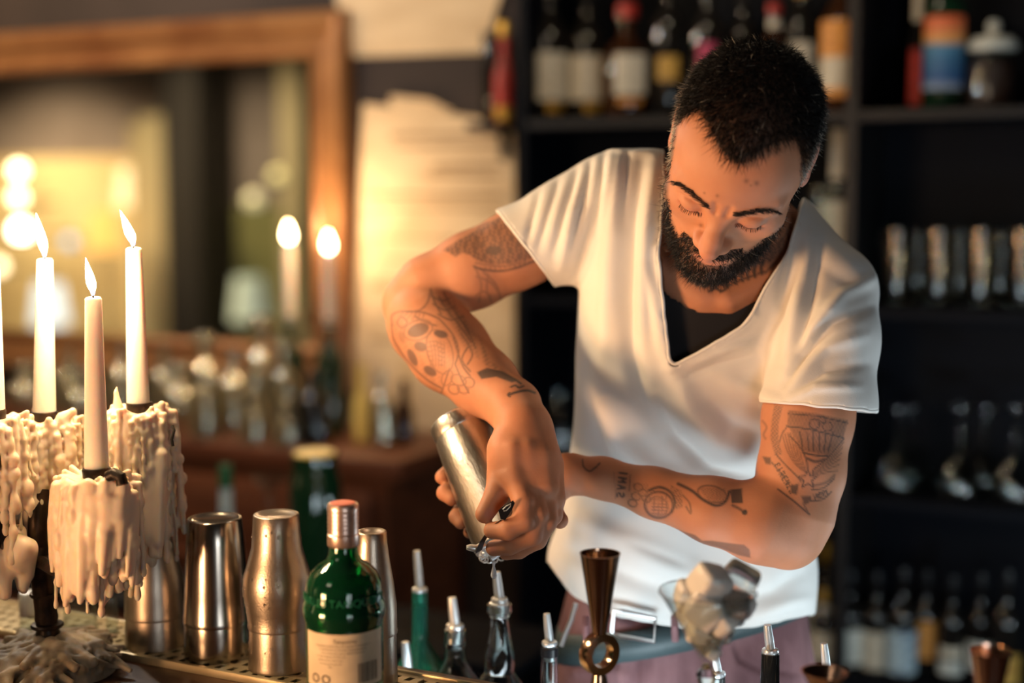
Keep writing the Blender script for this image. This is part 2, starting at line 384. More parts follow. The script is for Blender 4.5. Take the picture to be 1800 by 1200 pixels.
M_front = mat('guest_room_wall', (0.20, 0.165, 0.155), 0.85, noise=((0.25, 0.21, 0.20), (2, 2, 2), 4, .4, .65), bump=((10, 10, 10), .15, .01, 4))
struct('wall_front', MB().box((-3.5, -3.25, 1.5), (15, 0.1, 3.0)), M_front)
M_ochre = mat('ochre_wainscot', (0.72, 0.58, 0.32), 0.7, noise=((0.60, 0.46, 0.24), (2, 2, 2), 4, .4, .65), bump=((12, 12, 12), .15, .01, 4))
struct('trim_1', MB().box((-8.75, -3.17, 0.95), (2.6, 0.06, 1.9)), M_ochre)
M_post = mat('cream_pillar_paint', (0.50, 0.43, 0.27), 0.6, noise=((0.42, 0.35, 0.2), (3, 3, 1), 3, .4, .65))
struct('trim_2', MB().box((-7.30, -2.95, 1.10), (0.22, 0.3, 2.2)).box((-7.52, -2.98, 1.07), (0.10, 0.24, 2.14)), M_post)
struct('trim_3', MB().box((-6.93, -2.9, 1.5), (0.34, 0.4, 3.0)), mat('dark_pillar', (0.02, 0.017, 0.016), 0.7, bump=((20, 20, 20), .1, .01, 3)))
struct('trim_4', MB().box((-5.98, -2.95, 1.3), (0.20, 0.3, 2.6)), M_post)
struct('trim_5', MB().box((-6.4, -3.14, 0.75), (0.62, 0.08, 1.5)), mat('olive_panel', (0.22, 0.22, 0.09), 0.7, noise=((0.12, 0.13, 0.06), (3, 3, 3), 4, .4, .6)))

# lamps of the guest room, seen in the mirror
def mirpt(px, py, y): q = onY(px, py, 2 * YW - .02 - y); return (q[0], y, q[2])
def globe_lamp(px, py, y, r, col, es, power, label, name='wall_lamp'):
    loc = mirpt(px, py, y); t = thing(name, loc, label, 'lamp')
    r *= .62; es *= .75
    pr = [(max(.0004, r * math.sin(a)), -r * math.cos(a)) for a in np.linspace(0, math.pi, 13)]
    MB().lathe(pr, 20).build('lamp_globe', mat(name + '_glow_%d' % len(MATS), col, .5, emit=col, es=es), t)
    MB().tube([(0, 0, 0), (0, -.06, -r * .6), (0, -3.2 - y + .02, -r * .6)], .012, 8).build('lamp_bracket', M_black, t)
    MB().lathe([(r * .5, -r * 1.05), (r * .55, -r * .8), (r * .3, -r * .75), (.0004, -r * .75)], 16).build('lamp_holder', M_black, t)
globe_lamp(35, 300, -2.9, .085, (1, .80, .48), 20, 0, 'upper warm globe lamp in the left part of the mirror')
globe_lamp(34, 347, -2.7, .085, (1, .80, .48), 16, 0, 'middle warm globe lamp under the upper one in the mirror')
globe_lamp(40, 405, -2.5, .11, (1, .88, .68), 24, 0, 'largest white globe lamp at the left in the mirror')
globe_lamp(0, 468, -2.6, .085, (1, .82, .55), 8, 0, 'low warm globe lamp at the very left edge in the mirror')
globe_lamp(125, 425, -2.7, .075, (.30, .58, 1), 1.6, 0, 'small blue globe lamp in the mirror')
globe_lamp(490, 310, -2.8, .09, (1, .88, .42), 1.1, 0, 'yellow globe lamp beside the pale pillar in the mirror')
globe_lamp(448, 352, -2.7, .10, (1, .92, .58), 1.0, 0, 'lower yellow globe lamp in the right part of the mirror')
def table_lamp(px, py, y, col, es, label):
    loc = mirpt(px, py, y); t = thing('table_lamp', (loc[0], y, 0), label, 'lamp'); z = loc[2]
    MB().lathe([(.10, z + .16), (.14, z - .16), (.137, z - .16), (.098, z + .16)], 24, close=True).build('lamp_shade', mat('shade_%d' % len(MATS), col, .6, emit=col, es=es), t)
    MB().lathe([(.15, 0), (.15, .02), (.02, .04), (.014, z), (.014, z + .1), (.0004, z + .1)], 16).build('lamp_stand', M_black, t)
table_lamp(186, 405, -2.55, (1, .55, .16), 1.0, 'orange shaded standing lamp in the mirror')
table_lamp(90, 535, -2.3, (.75, .88, 1.0), 1.3, 'low pale shaded lamp in the mirror')
table_lamp(236, 330, -3.0, (1, .85, .6), .7, 'cream shaded standing lamp beside the pillar in the mirror')
table_lamp(440, 525, -2.6, (.75, .88, .75), .35, 'greenish shaded low lamp in the mirror')

# ------------------------------------------------------------------ mirror with wooden frame
mx0, mx1, mz0, mz1 = -3.9, -1.935, 1.185, 1.894
t = thing('wall_mirror', (mx1, YW, mz0), 'large wall mirror in a broad gilded brown wooden frame', 'mirror')
MB().box(((mx0 - mx1) / 2, -.012, (mz1 - mz0) / 2), (mx1 - mx0, .012, mz1 - mz0)).build('mirror_glass', M_mirror, t, smooth=False)
def frame_bar(L, name, c, rot):
    sec = [(0, 0), (.0, .022), (.012, .030), (.028, .018), (.050, .022), (.075, .045), (.098, .050), (.108, .040), (.108, 0)]
    V = []; F = []; n = len(sec)
    for e in (0, 1):
        for a, b in sec: V.append(((L / 2 + (a if True else 0)) * (1 if e else -1), -b, a))
    for i in range(n - 1): F.append([i, i + 1, n + i + 1, n + i])
    F.append(list(range(n))); F.append([n + i for i in range(n)][::-1])
    mesh_obj(name, V, F, M_gold, t, loc=c, rot=rot, sharp=25)
W_, H_ = mx1 - mx0, mz1 - mz0
frame_bar(W_, 'frame_rail', (-W_ / 2, 0, H_), (0, 0, 0)); frame_bar(W_, 'frame_rail', (-W_ / 2, 0, 0), (0, math.pi, 0))
frame_bar(H_, 'frame_stile', (0, 0, H_ / 2), (0, math.pi / 2, 0)); frame_bar(H_, 'frame_stile', (-W_, 0, H_ / 2), (0, -math.pi / 2, 0))

# paper sheets on the wall
def sheet(pts, label, n=14, name='paper_poster', curl=.006):
    W = [onY(x, y, YW - .004) for x, y in pts]; a, b, c, d = W     # tl tr br bl
    V = []; F = []
    for k in (0, 1):
        for i in range(n + 1):
            for j in range(n + 1):
                u, v = i / n, j / n; p = (a * (1 - u) + b * u) * (1 - v) + (d * (1 - u) + c * u) * v
                off = curl * (math.sin(u * 7 + v * 3) * .4 + .6 * math.sin(v * 11 + 1.3 * u)) * .5 + curl * .6
                V.append((p[0] - a[0], -off - .0012 * (1 - k), p[2] - a[2]))
    m = (n + 1) ** 2
    for i in range(n):
        for j in range(n):
            q = [i * (n + 1) + j, (i + 1) * (n + 1) + j, (i + 1) * (n + 1) + j + 1, i * (n + 1) + j + 1]
            F.append(q); F.append([x + m for x in q[::-1]])
    t = thing(name, tuple(a), label, 'poster')
    mesh_obj('paper_sheet', V, F, M_paper, t)
    return t, a, b, c, d
t, a, b, c, d = sheet([(640, 182), (906, 214), (906, 790), (618, 770)], 'large sheet of warm lit kraft paper on the wall beside the mirror')
M_ink = mat('faded_print', (0.34, 0.21, 0.11), 0.9)
for i, (v, u0, u1, h) in enumerate([(.06, .2, .95, .006), (.09, .25, .9, .004), (.14, .5, .93, .006), (.17, .45, .93, .005), (.235, .05, .95, .007), (.27, .1, .95, .004), (.36, .1, .9, .004), (.42, .15, .9, .004), (.50, .1, .95, .005), (.58, .2, .9, .004), (.66, .1, .9, .004)]):
    p = a + (d - a) * v; w = (b - a) * 1.0
    MB().box(((w[0]) * (u0 + u1) / 2 + (p - a)[0], -.0095, (p - a)[2] + (w[2]) * (u0 + u1) / 2), (abs(w[0]) * (u1 - u0), .0008, h)).build('printed_line', M_ink, t, smooth=False)
sheet([(690, 168), (760, 176), (800, 196), (688, 215)], 'torn flap of kraft paper at the top of the large sheet', n=6, curl=.012, name='paper_flap')
sheet([(566, -90), (912, -95), (850, 93), (622, 100)], 'upper kraft paper sheet hanging above the dark gap of wall', name='paper_poster')

# ------------------------------------------------------------------ back-bar shelving unit
zs1, zs2, zs3, zs4 = 1.722, 1.339, 0.963, 0.585
XR = 1.3; xm = onY(1492, 400, YU)[0]
t = thing('shelving_unit', (xu, YU, 0), 'tall blue-black back bar shelving unit behind the bartender', 'shelf')
MB().box(((XR - xu) / 2, .285, 1.45), (XR - xu, .02, 2.9)).build('back_panel', M_navy, t, smooth=False)
for x in (0.012, xm - xu, xm - xu + .95): MB().box((x, .14, 1.45), (.022, .28, 2.9), bev=.002).build('upright', M_navyedge if x > .1 else M_navy, t, smooth=False)
for z in (zs1, zs2, zs3, zs4, .22, 2.3):
    for x0, x1 in ((.023, xm - xu - .011), (xm - xu + .011, xm - xu + .939)):
        sh = MB().box(((x0 + x1) / 2, .145, z - .011), (x1 - x0, .27, .022), bev=.002).build('shelf_board', M_navy, t, smooth=False)
        MB().box(((x0 + x1) / 2, .006, z - .011), (x1 - x0, .008, .020), bev=.002).build('edge_strip', M_navyedge if z > 1.5 else M_navy, sh, smooth=False)

# ------------------------------------------------------------------ back counter
YC = 2.44; ZC = 1.0; xc = onY(702, 800, YC)[0]
t = thing('back_counter', (xc, YC, 0), 'red-brown wooden back counter under the mirror', 'counter')
MB().box((-2.4, .185, ZC - .022), (4.8, .37, .044), bev=.006).build('worktop', M_wood, t)
MB().box((-2.41, .19, (ZC - .044) / 2), (4.74, .34, ZC - .044)).build('carcass', M_wood, t, smooth=False)
for i in range(7):
    x = -.09 - .58 * i - .25
    dr = MB().box((x, .012, .84), (.52, .02, .17), bev=.006).build('drawer', M_wood, t)
    MB().box((x, .012, .40), (.52, .02, .62), bev=.006).build('door', M_wood, t)
    MB().lathe([(.004, 0), (.006, .012), (.013, .02), (.01, .028), (.0004, .03)], 14, Matrix.Translation((x, .002, .84)) @ Matrix.Rotation(math.pi / 2, 4, 'X')).build('knob', M_goldcap, dr)
MB().box((-2.4, -.004, .74), (4.76, .03, .02), bev=.004).build('ledge', M_wood, t)

# ------------------------------------------------------------------ candles standing on the back counter
def flame(parent, z, h, r, lean=(0, 0), power=1.0, col=(1, .68, .38)):
    n = 12; V = []; F = []; seg = 14
    prof = [(.18, 0), (.55, .06), (.85, .16), (1, .28), (.95, .4), (.78, .55), (.55, .7), (.3, .85), (.1, .96), (.01, 1)]
    for rr, zz in prof:
        for k in range(seg):
            a = 2 * math.pi * k / seg
            V.append((rr * r * math.cos(a) + lean[0] * zz ** 1.2, rr * r * math.sin(a) + lean[1] * zz ** 1.2, z + zz * h))
    for i in range(len(prof) - 1):
        for k in range(seg): F.append([i * seg + k, i * seg + (k + 1) % seg, (i + 1) * seg + (k + 1) % seg, (i + 1) * seg + k])
    F.append(list(range(seg))[::-1])
    f = mesh_obj('flame', V, F, M_flame, parent)
    MB().lathe([(.0004, z - .004), (r * .42, z - .001), (r * .5, z + h * .035), (r * .25, z + h * .06), (.0004, z + h * .06)], 12).build('flame_root', M_flameblue, f)
    l = bpy.data.lights.new('flame_light', 'POINT'); l.energy = power; l.color = col; l.shadow_soft_size = .018
    lo = bpy.data.objects.new('flame_light', l); COL.objects.link(lo); lo.parent = parent; lo.location = (lean[0] * .5, lean[1] * .5, z + h * .75 + .02)
    return f
def candle(base, top, rb, rt, label, fh, fr, lean, power, name='taper_candle', group=None):
    base = np.asarray(base); top = np.asarray(top); t = thing(name, tuple(base), label, 'candle', group)
    n = 14; pts = [tuple((top - base) * i / n) for i in range(n + 1)]; rad = [rb + (rt - rb) * i / n for i in range(n + 1)]
    pts = pts[:-1] + [tuple((top - base) * .995), tuple(top - base), tuple((top - base) - np.array([0, 0, .0015]))]; rad = rad[:-1] + [rt, rt * .9, rt * .4]
    MB().tube(pts, rad, 24).build('wax_stick', M_candle, t, sharp=60)
    e = top - base
    MB().tube([tuple(e + np.array([0, 0, -.002])), tuple(e + np.array([lean[0] * .05, lean[1] * .05, .006])), tuple(e + np.array([lean[0] * .1, lean[1] * .1, .011]))], .0011, 8).build('wick', M_wick, t)
    g = thing('flame_anchor', (0, 0, 0), None, None); g.parent = t; g.location = tuple(e)
    return t, g
def full_candle(base, top, rb, rt, label, fh, fr, lean, power, **kw):
    t, g = candle(base, top, rb, rt, label, fh, fr, lean, power, **kw)
    e = np.asarray(top) - np.asarray(base); bpy.data.objects.remove(g)
    f = flame(t, 0, fh, fr, lean, power); f.location = tuple(e + np.array([lean[0] * .05, lean[1] * .05, .005]))
    for c in t.children:
        if c.type == 'LIGHT': c.location = Vector(c.location) + Vector(tuple(e))
    return t
def bg_candle(px, pyf, pyt, pyb, y, label, power, hold):
    top = onY(px, pyt, y); base = onY(px, pyb, y); base = np.array([top[0], y, base[2]])
    full_candle(base, top, .013, .012, label, .045, .011, (-.002, 0), power)
    bottle((base[0], y, ZC), .036, base[2] - ZC + .012, hold[0], 'wine', hold[1], name='candle_bottle', seg=20)
bg_candle(508, 400, 428, 566, 2.70, 'white taper candle burning before the mirror, left of the frame stile', 2.8, (M_grglass, 'dark green bottle holding the left taper candle on the back counter'))
bg_candle(578, 415, 446, 572, 2.66, 'white taper candle burning right in front of the mirror frame stile', 2.4, (M_grglass, 'dark green bottle holding the right taper candle on the back counter'))

# ------------------------------------------------------------------ bottles on the top shelf
def shelf_bottle(px, w, pytop, z, glass, shape, label, y=2.80, **kw):
    base = onY(px, 300, y); D = depthW((base[0], y, z)); R = w / 2 * D / FPX; H = onY(px, pytop, y)[2] - z
    return bottle((base[0], y, z), R, H, glass, shape, label, **kw)
g1 = 'liquor bottles on the top shelf'
shelf_bottle(966, 68, -40, zs1, M_dkglass, 'std', 'dark bottle with white label, first beside the upright of the top shelf', cap=M_cream, labels=[(.14, .47, M_cream, 1.15), (.055, .13, M_goldcap, .4, .3)], group=g1)
shelf_bottle(1031, 66, -30, zs1, M_dkglass, 'std', 'dark bottle with white label, second from the upright of the top shelf', cap=M_black, labels=[(.14, .47, M_cream, 1.15), (.055, .13, M_goldcap, .4, .3)], group=g1, y=2.83)
shelf_bottle(1100, 92, 12, zs1, M_brglass, 'round', 'round amber bottle with cream label and red topped neck', cap=M_red, cap_h=.10, labels=[(.2, .56, M_cream, .62, .15), (.12, .2, M_orange, .5, .15)], y=2.78, group=g1, hollow=True)
shelf_bottle(1172, 62, -60, zs1, M_dkglass, 'std', 'dark bottle with small yellow label on the top shelf', cap=M_red, labels=[(.24, .40, M_yellow, .6)], group=g1)
shelf_bottle(1240, 62, -50, zs1, M_dkglass, 'std', 'dark bottle with magenta label half hidden by the head', cap=M_black, labels=[(.30, .50, M_magenta, .5)], group=g1)
shelf_bottle(1300, 58, -20, zs1, M_dkglass, 'wine', 'dark slim bottle just above the head', cap=M_black, group=g1, y=2.86)
shelf_bottle(1356, 64, 12, zs1, M_brglass, 'std', 'amber bottle with red and cream cap above the head', cap=M_red, cap_h=.07, labels=[(.80, .88, M_cream, 1.2)], group=g1)
shelf_bottle(1402, 62, -60, zs1, M_dkglass, 'std', 'dark bottle with slanted cream label above the head', cap=M_yellow, cap_h=.2, labels=[(.18, .48, M_cream, .9, -.2)], group=g1, y=2.84)
shelf_bottle(1472, 70, -70, zs1, M_brglass, 'std', 'amber bottle with tall orange and cream label beside the middle upright', cap=M_black, labels=[(.36, .60, M_orange, 1.25), (.16, .36, M_cream, 1.25), (.10, .16, M_orange, 1.25)], group=g1)
g2 = 'things on the right half of the top shelf'
shelf_bottle(1606, 30, -25, zs1, M_dkglass, 'slim', 'narrow bottle with red label beside the picture bottle', cap=M_cream, cap_h=.28, labels=[(.05, .5, M_red, .8)], group=g2, y=2.83)
M_pic = bpy.data.materials.new('picture_label'); M_pic.use_nodes = True; MATS['picture_label'] = M_pic
nt = M_pic.node_tree; bs = nt.nodes['Principled BSDF']; bs.inputs['Roughness'].default_value = .5
tcn = nt.nodes.new('ShaderNodeTexCoord'); spx = nt.nodes.new('ShaderNodeSeparateXYZ'); rmp = nt.nodes.new('ShaderNodeValToRGB'); nz = nt.nodes.new('ShaderNodeTexNoise'); nz.inputs['Scale'].default_value = 40
ad = nt.nodes.new('ShaderNodeMath'); ad.operation = 'MULTIPLY_ADD'; ad.inputs[1].default_value = .10; mpr = nt.nodes.new('ShaderNodeMapRange'); mpr.inputs[1].default_value = .02; mpr.inputs[2].default_value = .20
nt.links.new(tcn.outputs['Object'], spx.inputs[0]); nt.links.new(tcn.outputs['Object'], nz.inputs['Vector']); nt.links.new(spx.outputs[2], mpr.inputs[0])
nt.links.new(nz.outputs[0], ad.inputs[0]); nt.links.new(mpr.outputs[0], ad.inputs[2]); nt.links.new(ad.outputs[0], rmp.inputs[0]); nt.links.new(rmp.outputs[0], bs.inputs['Base Color'])
cr = rmp.color_ramp; cr.elements[0].position = .05; cr.elements[0].color = (.5, .08, .03, 1); cr.elements[1].position = .98; cr.elements[1].color = (.72, .09, .03, 1)
for p_, c_ in ((.12, (.5, .6, .75, 1)), (.25, (.03, .10, .28, 1)), (.52, (.06, .2, .38, 1)), (.62, (.08, .25, .42, 1)), (.66, (.75, .4, .12, 1)), (.8, (.75, .22, .08, 1))):
    e = cr.elements.new(p_); e.color = c_
tb = shelf_bottle(1652, 74, -60, zs1, M_grglass, 'square', 'dark green bottle with red and blue picture label', cap=mat('green_cap', (.01, .08, .02), .4), cap_h=.10, labels=[(.14, .64, M_pic, 1.1)], group=g2)
pl = [c for c in tb.children if c.name.startswith('paper_label')][0]
d_ = CAM - np.array(tb.location); an = math.atan2(d_[1], d_[0])
V, F = [], []
for (x, z), m_ in zip([(-.2, .098), (.02, .07), (.28, .052), (.16, .085)], range(4)):
    r_ = .0372; V.append((r_ * math.cos(an + x), r_ * math.sin(an + x), z))
mesh_obj('painted_bird', V, [[0, 1, 2, 3]], mat('bird_paint', (.75, .45, .12), .6), pl, smooth=False)
# jar with lid
base = onY(1738, 300, 2.80); D = depthW((base[0], 2.80, zs1)); R = 43 * D / FPX; H = onY(1738, 90, 2.80)[2] - zs1
jt = bottle((base[0], 2.80, zs1), R, H, M_glass, 'jar', 'glass jar of dark beans with pale knobbed lid', name='storage_jar', cat='jar', group=g2, hollow=True, liquid=(mat('dark_beans', (.05, .022, .015), .35, bump=((160, 160, 160), .8, .006, 2)), .78))
MB().lathe([(.0004, H), (R * .95, H), (R * .98, H + .012), (R * .8, H + .024), (R * .25, H + .028), (R * .2, H + .034), (R * .28, H + .046), (R * .2, H + .056), (.0004, H + .058)], 28).build('lid', M_white, jt)
# red bottle and black knob on the unit's side
shelf_bottle(886, 34, 44, zs1 + .0, M_red, 'slim', 'red bottle with gold cap at the outer end of the top shelf', cap=M_goldcap, cap_h=.12, labels=[(.02, .16, M_goldcap, 1.0)], y=2.80)
t = thing('wall_shelf', (onY(880, 200, 2.8)[0], 2.85, zs1 - .02), 'tiny dark ledge carrying the red bottle', 'shelf')
MB().box((-.01, -.06, .009), (.085, .12, .018), bev=.003).build('ledge_board', M_navyedge, t); MB().box((-.01, -.01, -.03), (.02, .02, .06), bev=.002).build('bracket', M_navyedge, t)
shelf_bottle(862, 30, 62, zs1 + .0, M_dkglass, 'jar', 'small round black flask beside the red bottle', cap=M_black, y=2.82)

# middle shelf, behind the shoulder
shelf_bottle(1474, 66, 232, zs2, M_dkglass, 'std', 'dark bottle with long white neck foil and white label behind the shoulder', cap=M_cream, cap_h=.30, labels=[(.18, .60, M_cream, 1.1)], capr=1.2)
shelf_bottle(1440, 50, 330, zs2, M_glass, 'jar', 'pale glass carafe behind the shoulder', y=2.76, hollow=True)
for i, (px, l) in enumerate([(985, 'left'), (1050, 'right')]):
    shelf_bottle(px, 60, 690, zs3, M_glass, 'jar', 'pale tumbler on the lower shelf between arm and shirt, %s one' % l, name='tumbler', cat='glass', hollow=True)

# tumblers on the second shelf (right), nearest row and the row behind it
def glass_lathe(prof, t_=.0016): return shell_prof(prof, t_)
gi = 0; ordn = ['first', 'second', 'third', 'fourth', 'fifth', 'sixth']
for row, y in enumerate((2.76, 2.87)):
    for i, px in enumerate((1575, 1648, 1722, 1795) if row == 0 else (1612, 1685, 1758)):
        b_ = onY(px, 470, y); R = 33 * depthW(b_) / FPX; H = onY(px, 402 if row == 0 else 408, 2.76)[2] - zs2
        t = thing('tumbler', (b_[0], y, zs2), '%s clear tumbler from the left in the %s row of the second shelf' % (ordn[i], 'front' if row == 0 else 'back'), 'glass', 'tumblers on the second shelf')
        MB().lathe(glass_lathe([(R * .74, 0), (R * .78, .004), (R * .86, H * .4), (R, H)], .0018) , 28).build('glass_wall', M_glass, t)
        MB().lathe([(.0004, .003), (R * .7, .003), (R * .72, .014), (.0004, .014)], 24).build('thick_base', M_solid, t)
# inverted stem glasses on the third shelf
for row, (y, pxs) in enumerate(((2.76, (1576, 1686, 1782)), (2.86, (1600, 1730)))):
    for i, px in enumerate(pxs):
        b_ = onY(px, 800, y); k = depthW(b_) / FPX; H = onY(px, 712, y)[2] - zs3; R = 40 * k
        t = thing('stem_glass', (b_[0], y, zs3), '%s upturned stem glass in the %s row of the third shelf' % (ordn[i], 'front' if row == 0 else 'back'), 'glass', 'upturned stem glasses')
        out = [(R * .92, 0), (R, H * .10), (R * .98, H * .22), (R * .70, H * .40), (R * .2, H * .50)]
        MB().lathe(out + [(max(r - .0015, .001), z - .0015) for r, z in out[::-1]], 28, close=True).build('bowl', M_glass, t)
        MB().lathe([(.0004, H * .48), (R * .2, H * .49), (.0045, H * .55), (.004, H * .9), (R * .3, H * .965), (R * .78, H * .985), (R * .78, H), (.0004, H)], 28).build('stem_and_foot', M_solid, t)
# bottles on the low shelf
g3 = 'bottles on the low shelf'
for px, w, top, glass, shape, cap, ch, labs, y, lab in [
    (1434, 46, 955, M_dkglass, 'std', M_goldcap, .1, [(.1, .46, M_white, 1.2)], 2.85, 'dark bottle with gold cap half hidden behind the hip'),
    (1468, 46, 960, M_dkglass, 'std', M_goldcap, .16, [(.2, .42, M_cream, 1.)], 2.88, 'tall dark bottle with big gold cap on the low shelf'),
    (1466, 42, 1045, M_dkglass, 'wine', M_goldcap, .12, [(.70, .86, M_cream, 1.3), (.1, .5, M_cream, 1.2)], 2.76, 'bottle with gold top and cream neck label on the low shelf'),
    (1514, 54, 1010, M_dkglass, 'std', M_black, .1, [(.10, .46, M_white, 1.15)], 2.76, 'dark bottle with pale green-white label on the low shelf'),
    (1562, 48, 1012, M_dkglass, 'std', M_black, .1, [(.06, .44, M_cream, 1.15)], 2.77, 'dark bottle with cream label on the low shelf'),
    (1610, 54, 1004, M_dkglass, 'std', M_black, .1, [(.07, .47, M_blue, 1.15)], 2.76, 'dark bottle with pale blue label on the low shelf'),
    (1652, 40, 1010, M_dkglass, 'std', M_black, .1, [(.18, .55, M_orange, 1.1)], 2.80, 'dark bottle with orange-brown label on the low shelf'),
    (1700, 44, 1020, M_dkglass, 'std', M_black, .1, [(.10, .22, M_white, 1.1), (.26, .36, M_cream, 1.1)], 2.78, 'dark bottle with narrow cream label on the low shelf'),
    (1752, 46, 1015, M_dkglass, 'std', M_black, .1, [(.15, .4, M_white, 1.1)], 2.80, 'dark bottle behind the copper jigger on the low shelf'),
    (1800, 50, 1010, M_dkglass, 'std', M_black, .1, [(.08, .34, M_yellow, 1.1)], 2.77, 'dark bottle with yellow label at the right edge of the low shelf')]:
    shelf_bottle(px, w, top, zs4, glass, shape, lab, y=y, cap=cap, cap_h=ch, labels=labs, group=g3)

# ------------------------------------------------------------------ glassware and bottles on the back counter
g4 = 'glassware on the back counter'
cnt = [  # px, width, py top, y, shape, material, label
    (30, 70, 640, 2.60, 'round', M_glassw, 'round clear decanter at the left end of the back counter'),
    (112, 66, 612, 2.68, 'std', M_glassw, 'tall clear bottle behind the left candle'),
    (130, 70, 650, 2.55, 'round', M_glassw, 'round clear decanter between the two left candles'),
    (205, 56, 606, 2.68, 'std', M_glassw, 'clear bottle behind the tallest candle'),
    (280, 62, 608, 2.70, 'std', M_glassw, 'clear bottle just right of the tallest candle'),
    (305, 70, 640, 2.56, 'round', M_glassw, 'round clear decanter right of the wax drips'),
    (352, 62, 590, 2.70, 'round', M_glassw, 'stoppered decanter with high glints on the back counter'),
    (352, 56, 660, 2.50, 'jar', M_glassw, 'pale frosted tumbler above the tall steel tin'),
    (402, 64, 618, 2.62, 'std', M_glassw, 'clear bottle with broad glint in the middle of the back counter'),
    (440, 52, 655, 2.50, 'slim', M_glassw, 'slim pale flask in the middle of the back counter'),
    (452, 62, 560, 2.72, 'round', M_glassw, 'tall stoppered decanter left of the far candles'),
    (492, 56, 600, 2.62, 'round', M_glassw, 'round clear decanter under the left far candle'),
    (498, 50, 672, 2.50, 'slim', M_glassw, 'slim clear flask under the left far candle'),
    (545, 56, 650, 2.54, 'std', M_dkglass, 'dark bottle under the far candles'),
    (632, 30, 640, 2.62, 'slim', M_yelcap, 'slim yellow bottle in front of the kraft paper'),
    (668, 40, 655, 2.60, 'std', M_glassw, 'small clear bottle in front of the kraft paper'),
    (706, 36, 668, 2.66, 'slim', M_brglass, 'slim amber bottle in front of the kraft paper')]
for px, w, top, y, shp, m, lab in cnt:
    shelf_bottle(px, w, top, ZC, m, shp, lab, y=y, hollow=(m is M_glassw), group=g4, cap=(M_glassw if shp == 'round' else None), cap_h=.1, capr=1.9)
# nearer things on a low steel shelf behind the bar
ZL = .80
t = thing('steel_work_shelf', onY(480, 1000, 2.02) * np.array([1, 1, 0]), 'low dark work shelf between back counter and bar', 'shelf')
MB().box((-.3, 0, ZL - .01), (1.7, .22, .02), bev=.003).build('shelf_top', M_navy, t)
for sx in (-1.1, .5):
    for sy_ in (-.09, .09): MB().box((sx, sy_, (ZL - .02) / 2), (.03, .03, ZL - .02)).build('leg', M_navy, t, smooth=False)
def low_bottle(px, w, top, y, glass, shape, label, **kw):
    base = onY(px, 900, y); D = depthW(base); return bottle((base[0], y, ZL), w / 2 * D / FPX, onY(px, top, y)[2] - ZL, glass, shape, label, **kw)
low_bottle(555, 92, 798, 2.0, M_grglass, 'jar', 'dark green bottle with broad yellow cap behind the steel tins', cap=M_yelcap, cap_h=.22, capr=.90)
low_bottle(398, 44, 822, 2.0, M_blue, 'slim', 'small bottle with pale blue and red label behind the steel tins', cap=mat('green_cap2', (.01, .10, .04), .4), cap_h=.14, labels=[(.45, .62, M_red, .5)])
base = onY(474, 850, 2.0); R = 30 * depthW(base) / FPX; zt = onY(474, 834, 2.0)[2]
t = thing('stem_glass', (base[0], 2.0, ZL), 'small stem glass behind the curved steel shaker', 'glass')
hh = zt - ZL
MB().lathe([(.0004, 0), (R, .002), (R, .004), (.006, .012), (.005, hh * .72), (.012, hh * .78), (.012, hh * .82), (.006, hh * .86), (R * .9, hh * .97), (R, hh), (R * .94, hh), (.004, hh * .88), (.0004, hh * .88)], 28).build('stem_bowl_and_foot', M_glass, t)
# ------------------------------------------------------------------ bar counter
ZB = 1.04
M_bar = mat('dark_bar_wood', (.085, .036, .018), .38, noise=((.045, .018, .010), (3, 40, 40), 5, .35, .7), bump=((8, 70, 70), .15, .002, 4), coat=.15)
t = thing('bar_counter', (-.9, 1.0, 0), 'dark brown wooden bar counter in the foreground', 'counter')
for i, (y0, y1) in enumerate(((.56, .80), (.80, 1.03), (1.03, 1.255))):
    MB().box((.0, (y0 + y1) / 2 - 1.0, ZB - .02), (3.8, y1 - y0 - .001, .04), bev=.002).build('plank', M_bar, t)
MB().box((0, -.12, (ZB - .04) / 2), (3.7, .10, ZB - .04)).build('front_panel', M_bar, t, smooth=False)
MB().box((0, .245, ZB - .055), (3.8, .02, .03), bev=.003).build('inner_rail', M_bar, t)
for sx in (-1.7, 0, 1.7): MB().box((sx, .02, (ZB - .04) / 2), (.06, .3, ZB - .04)).build('support', M_bar, t, smooth=False)

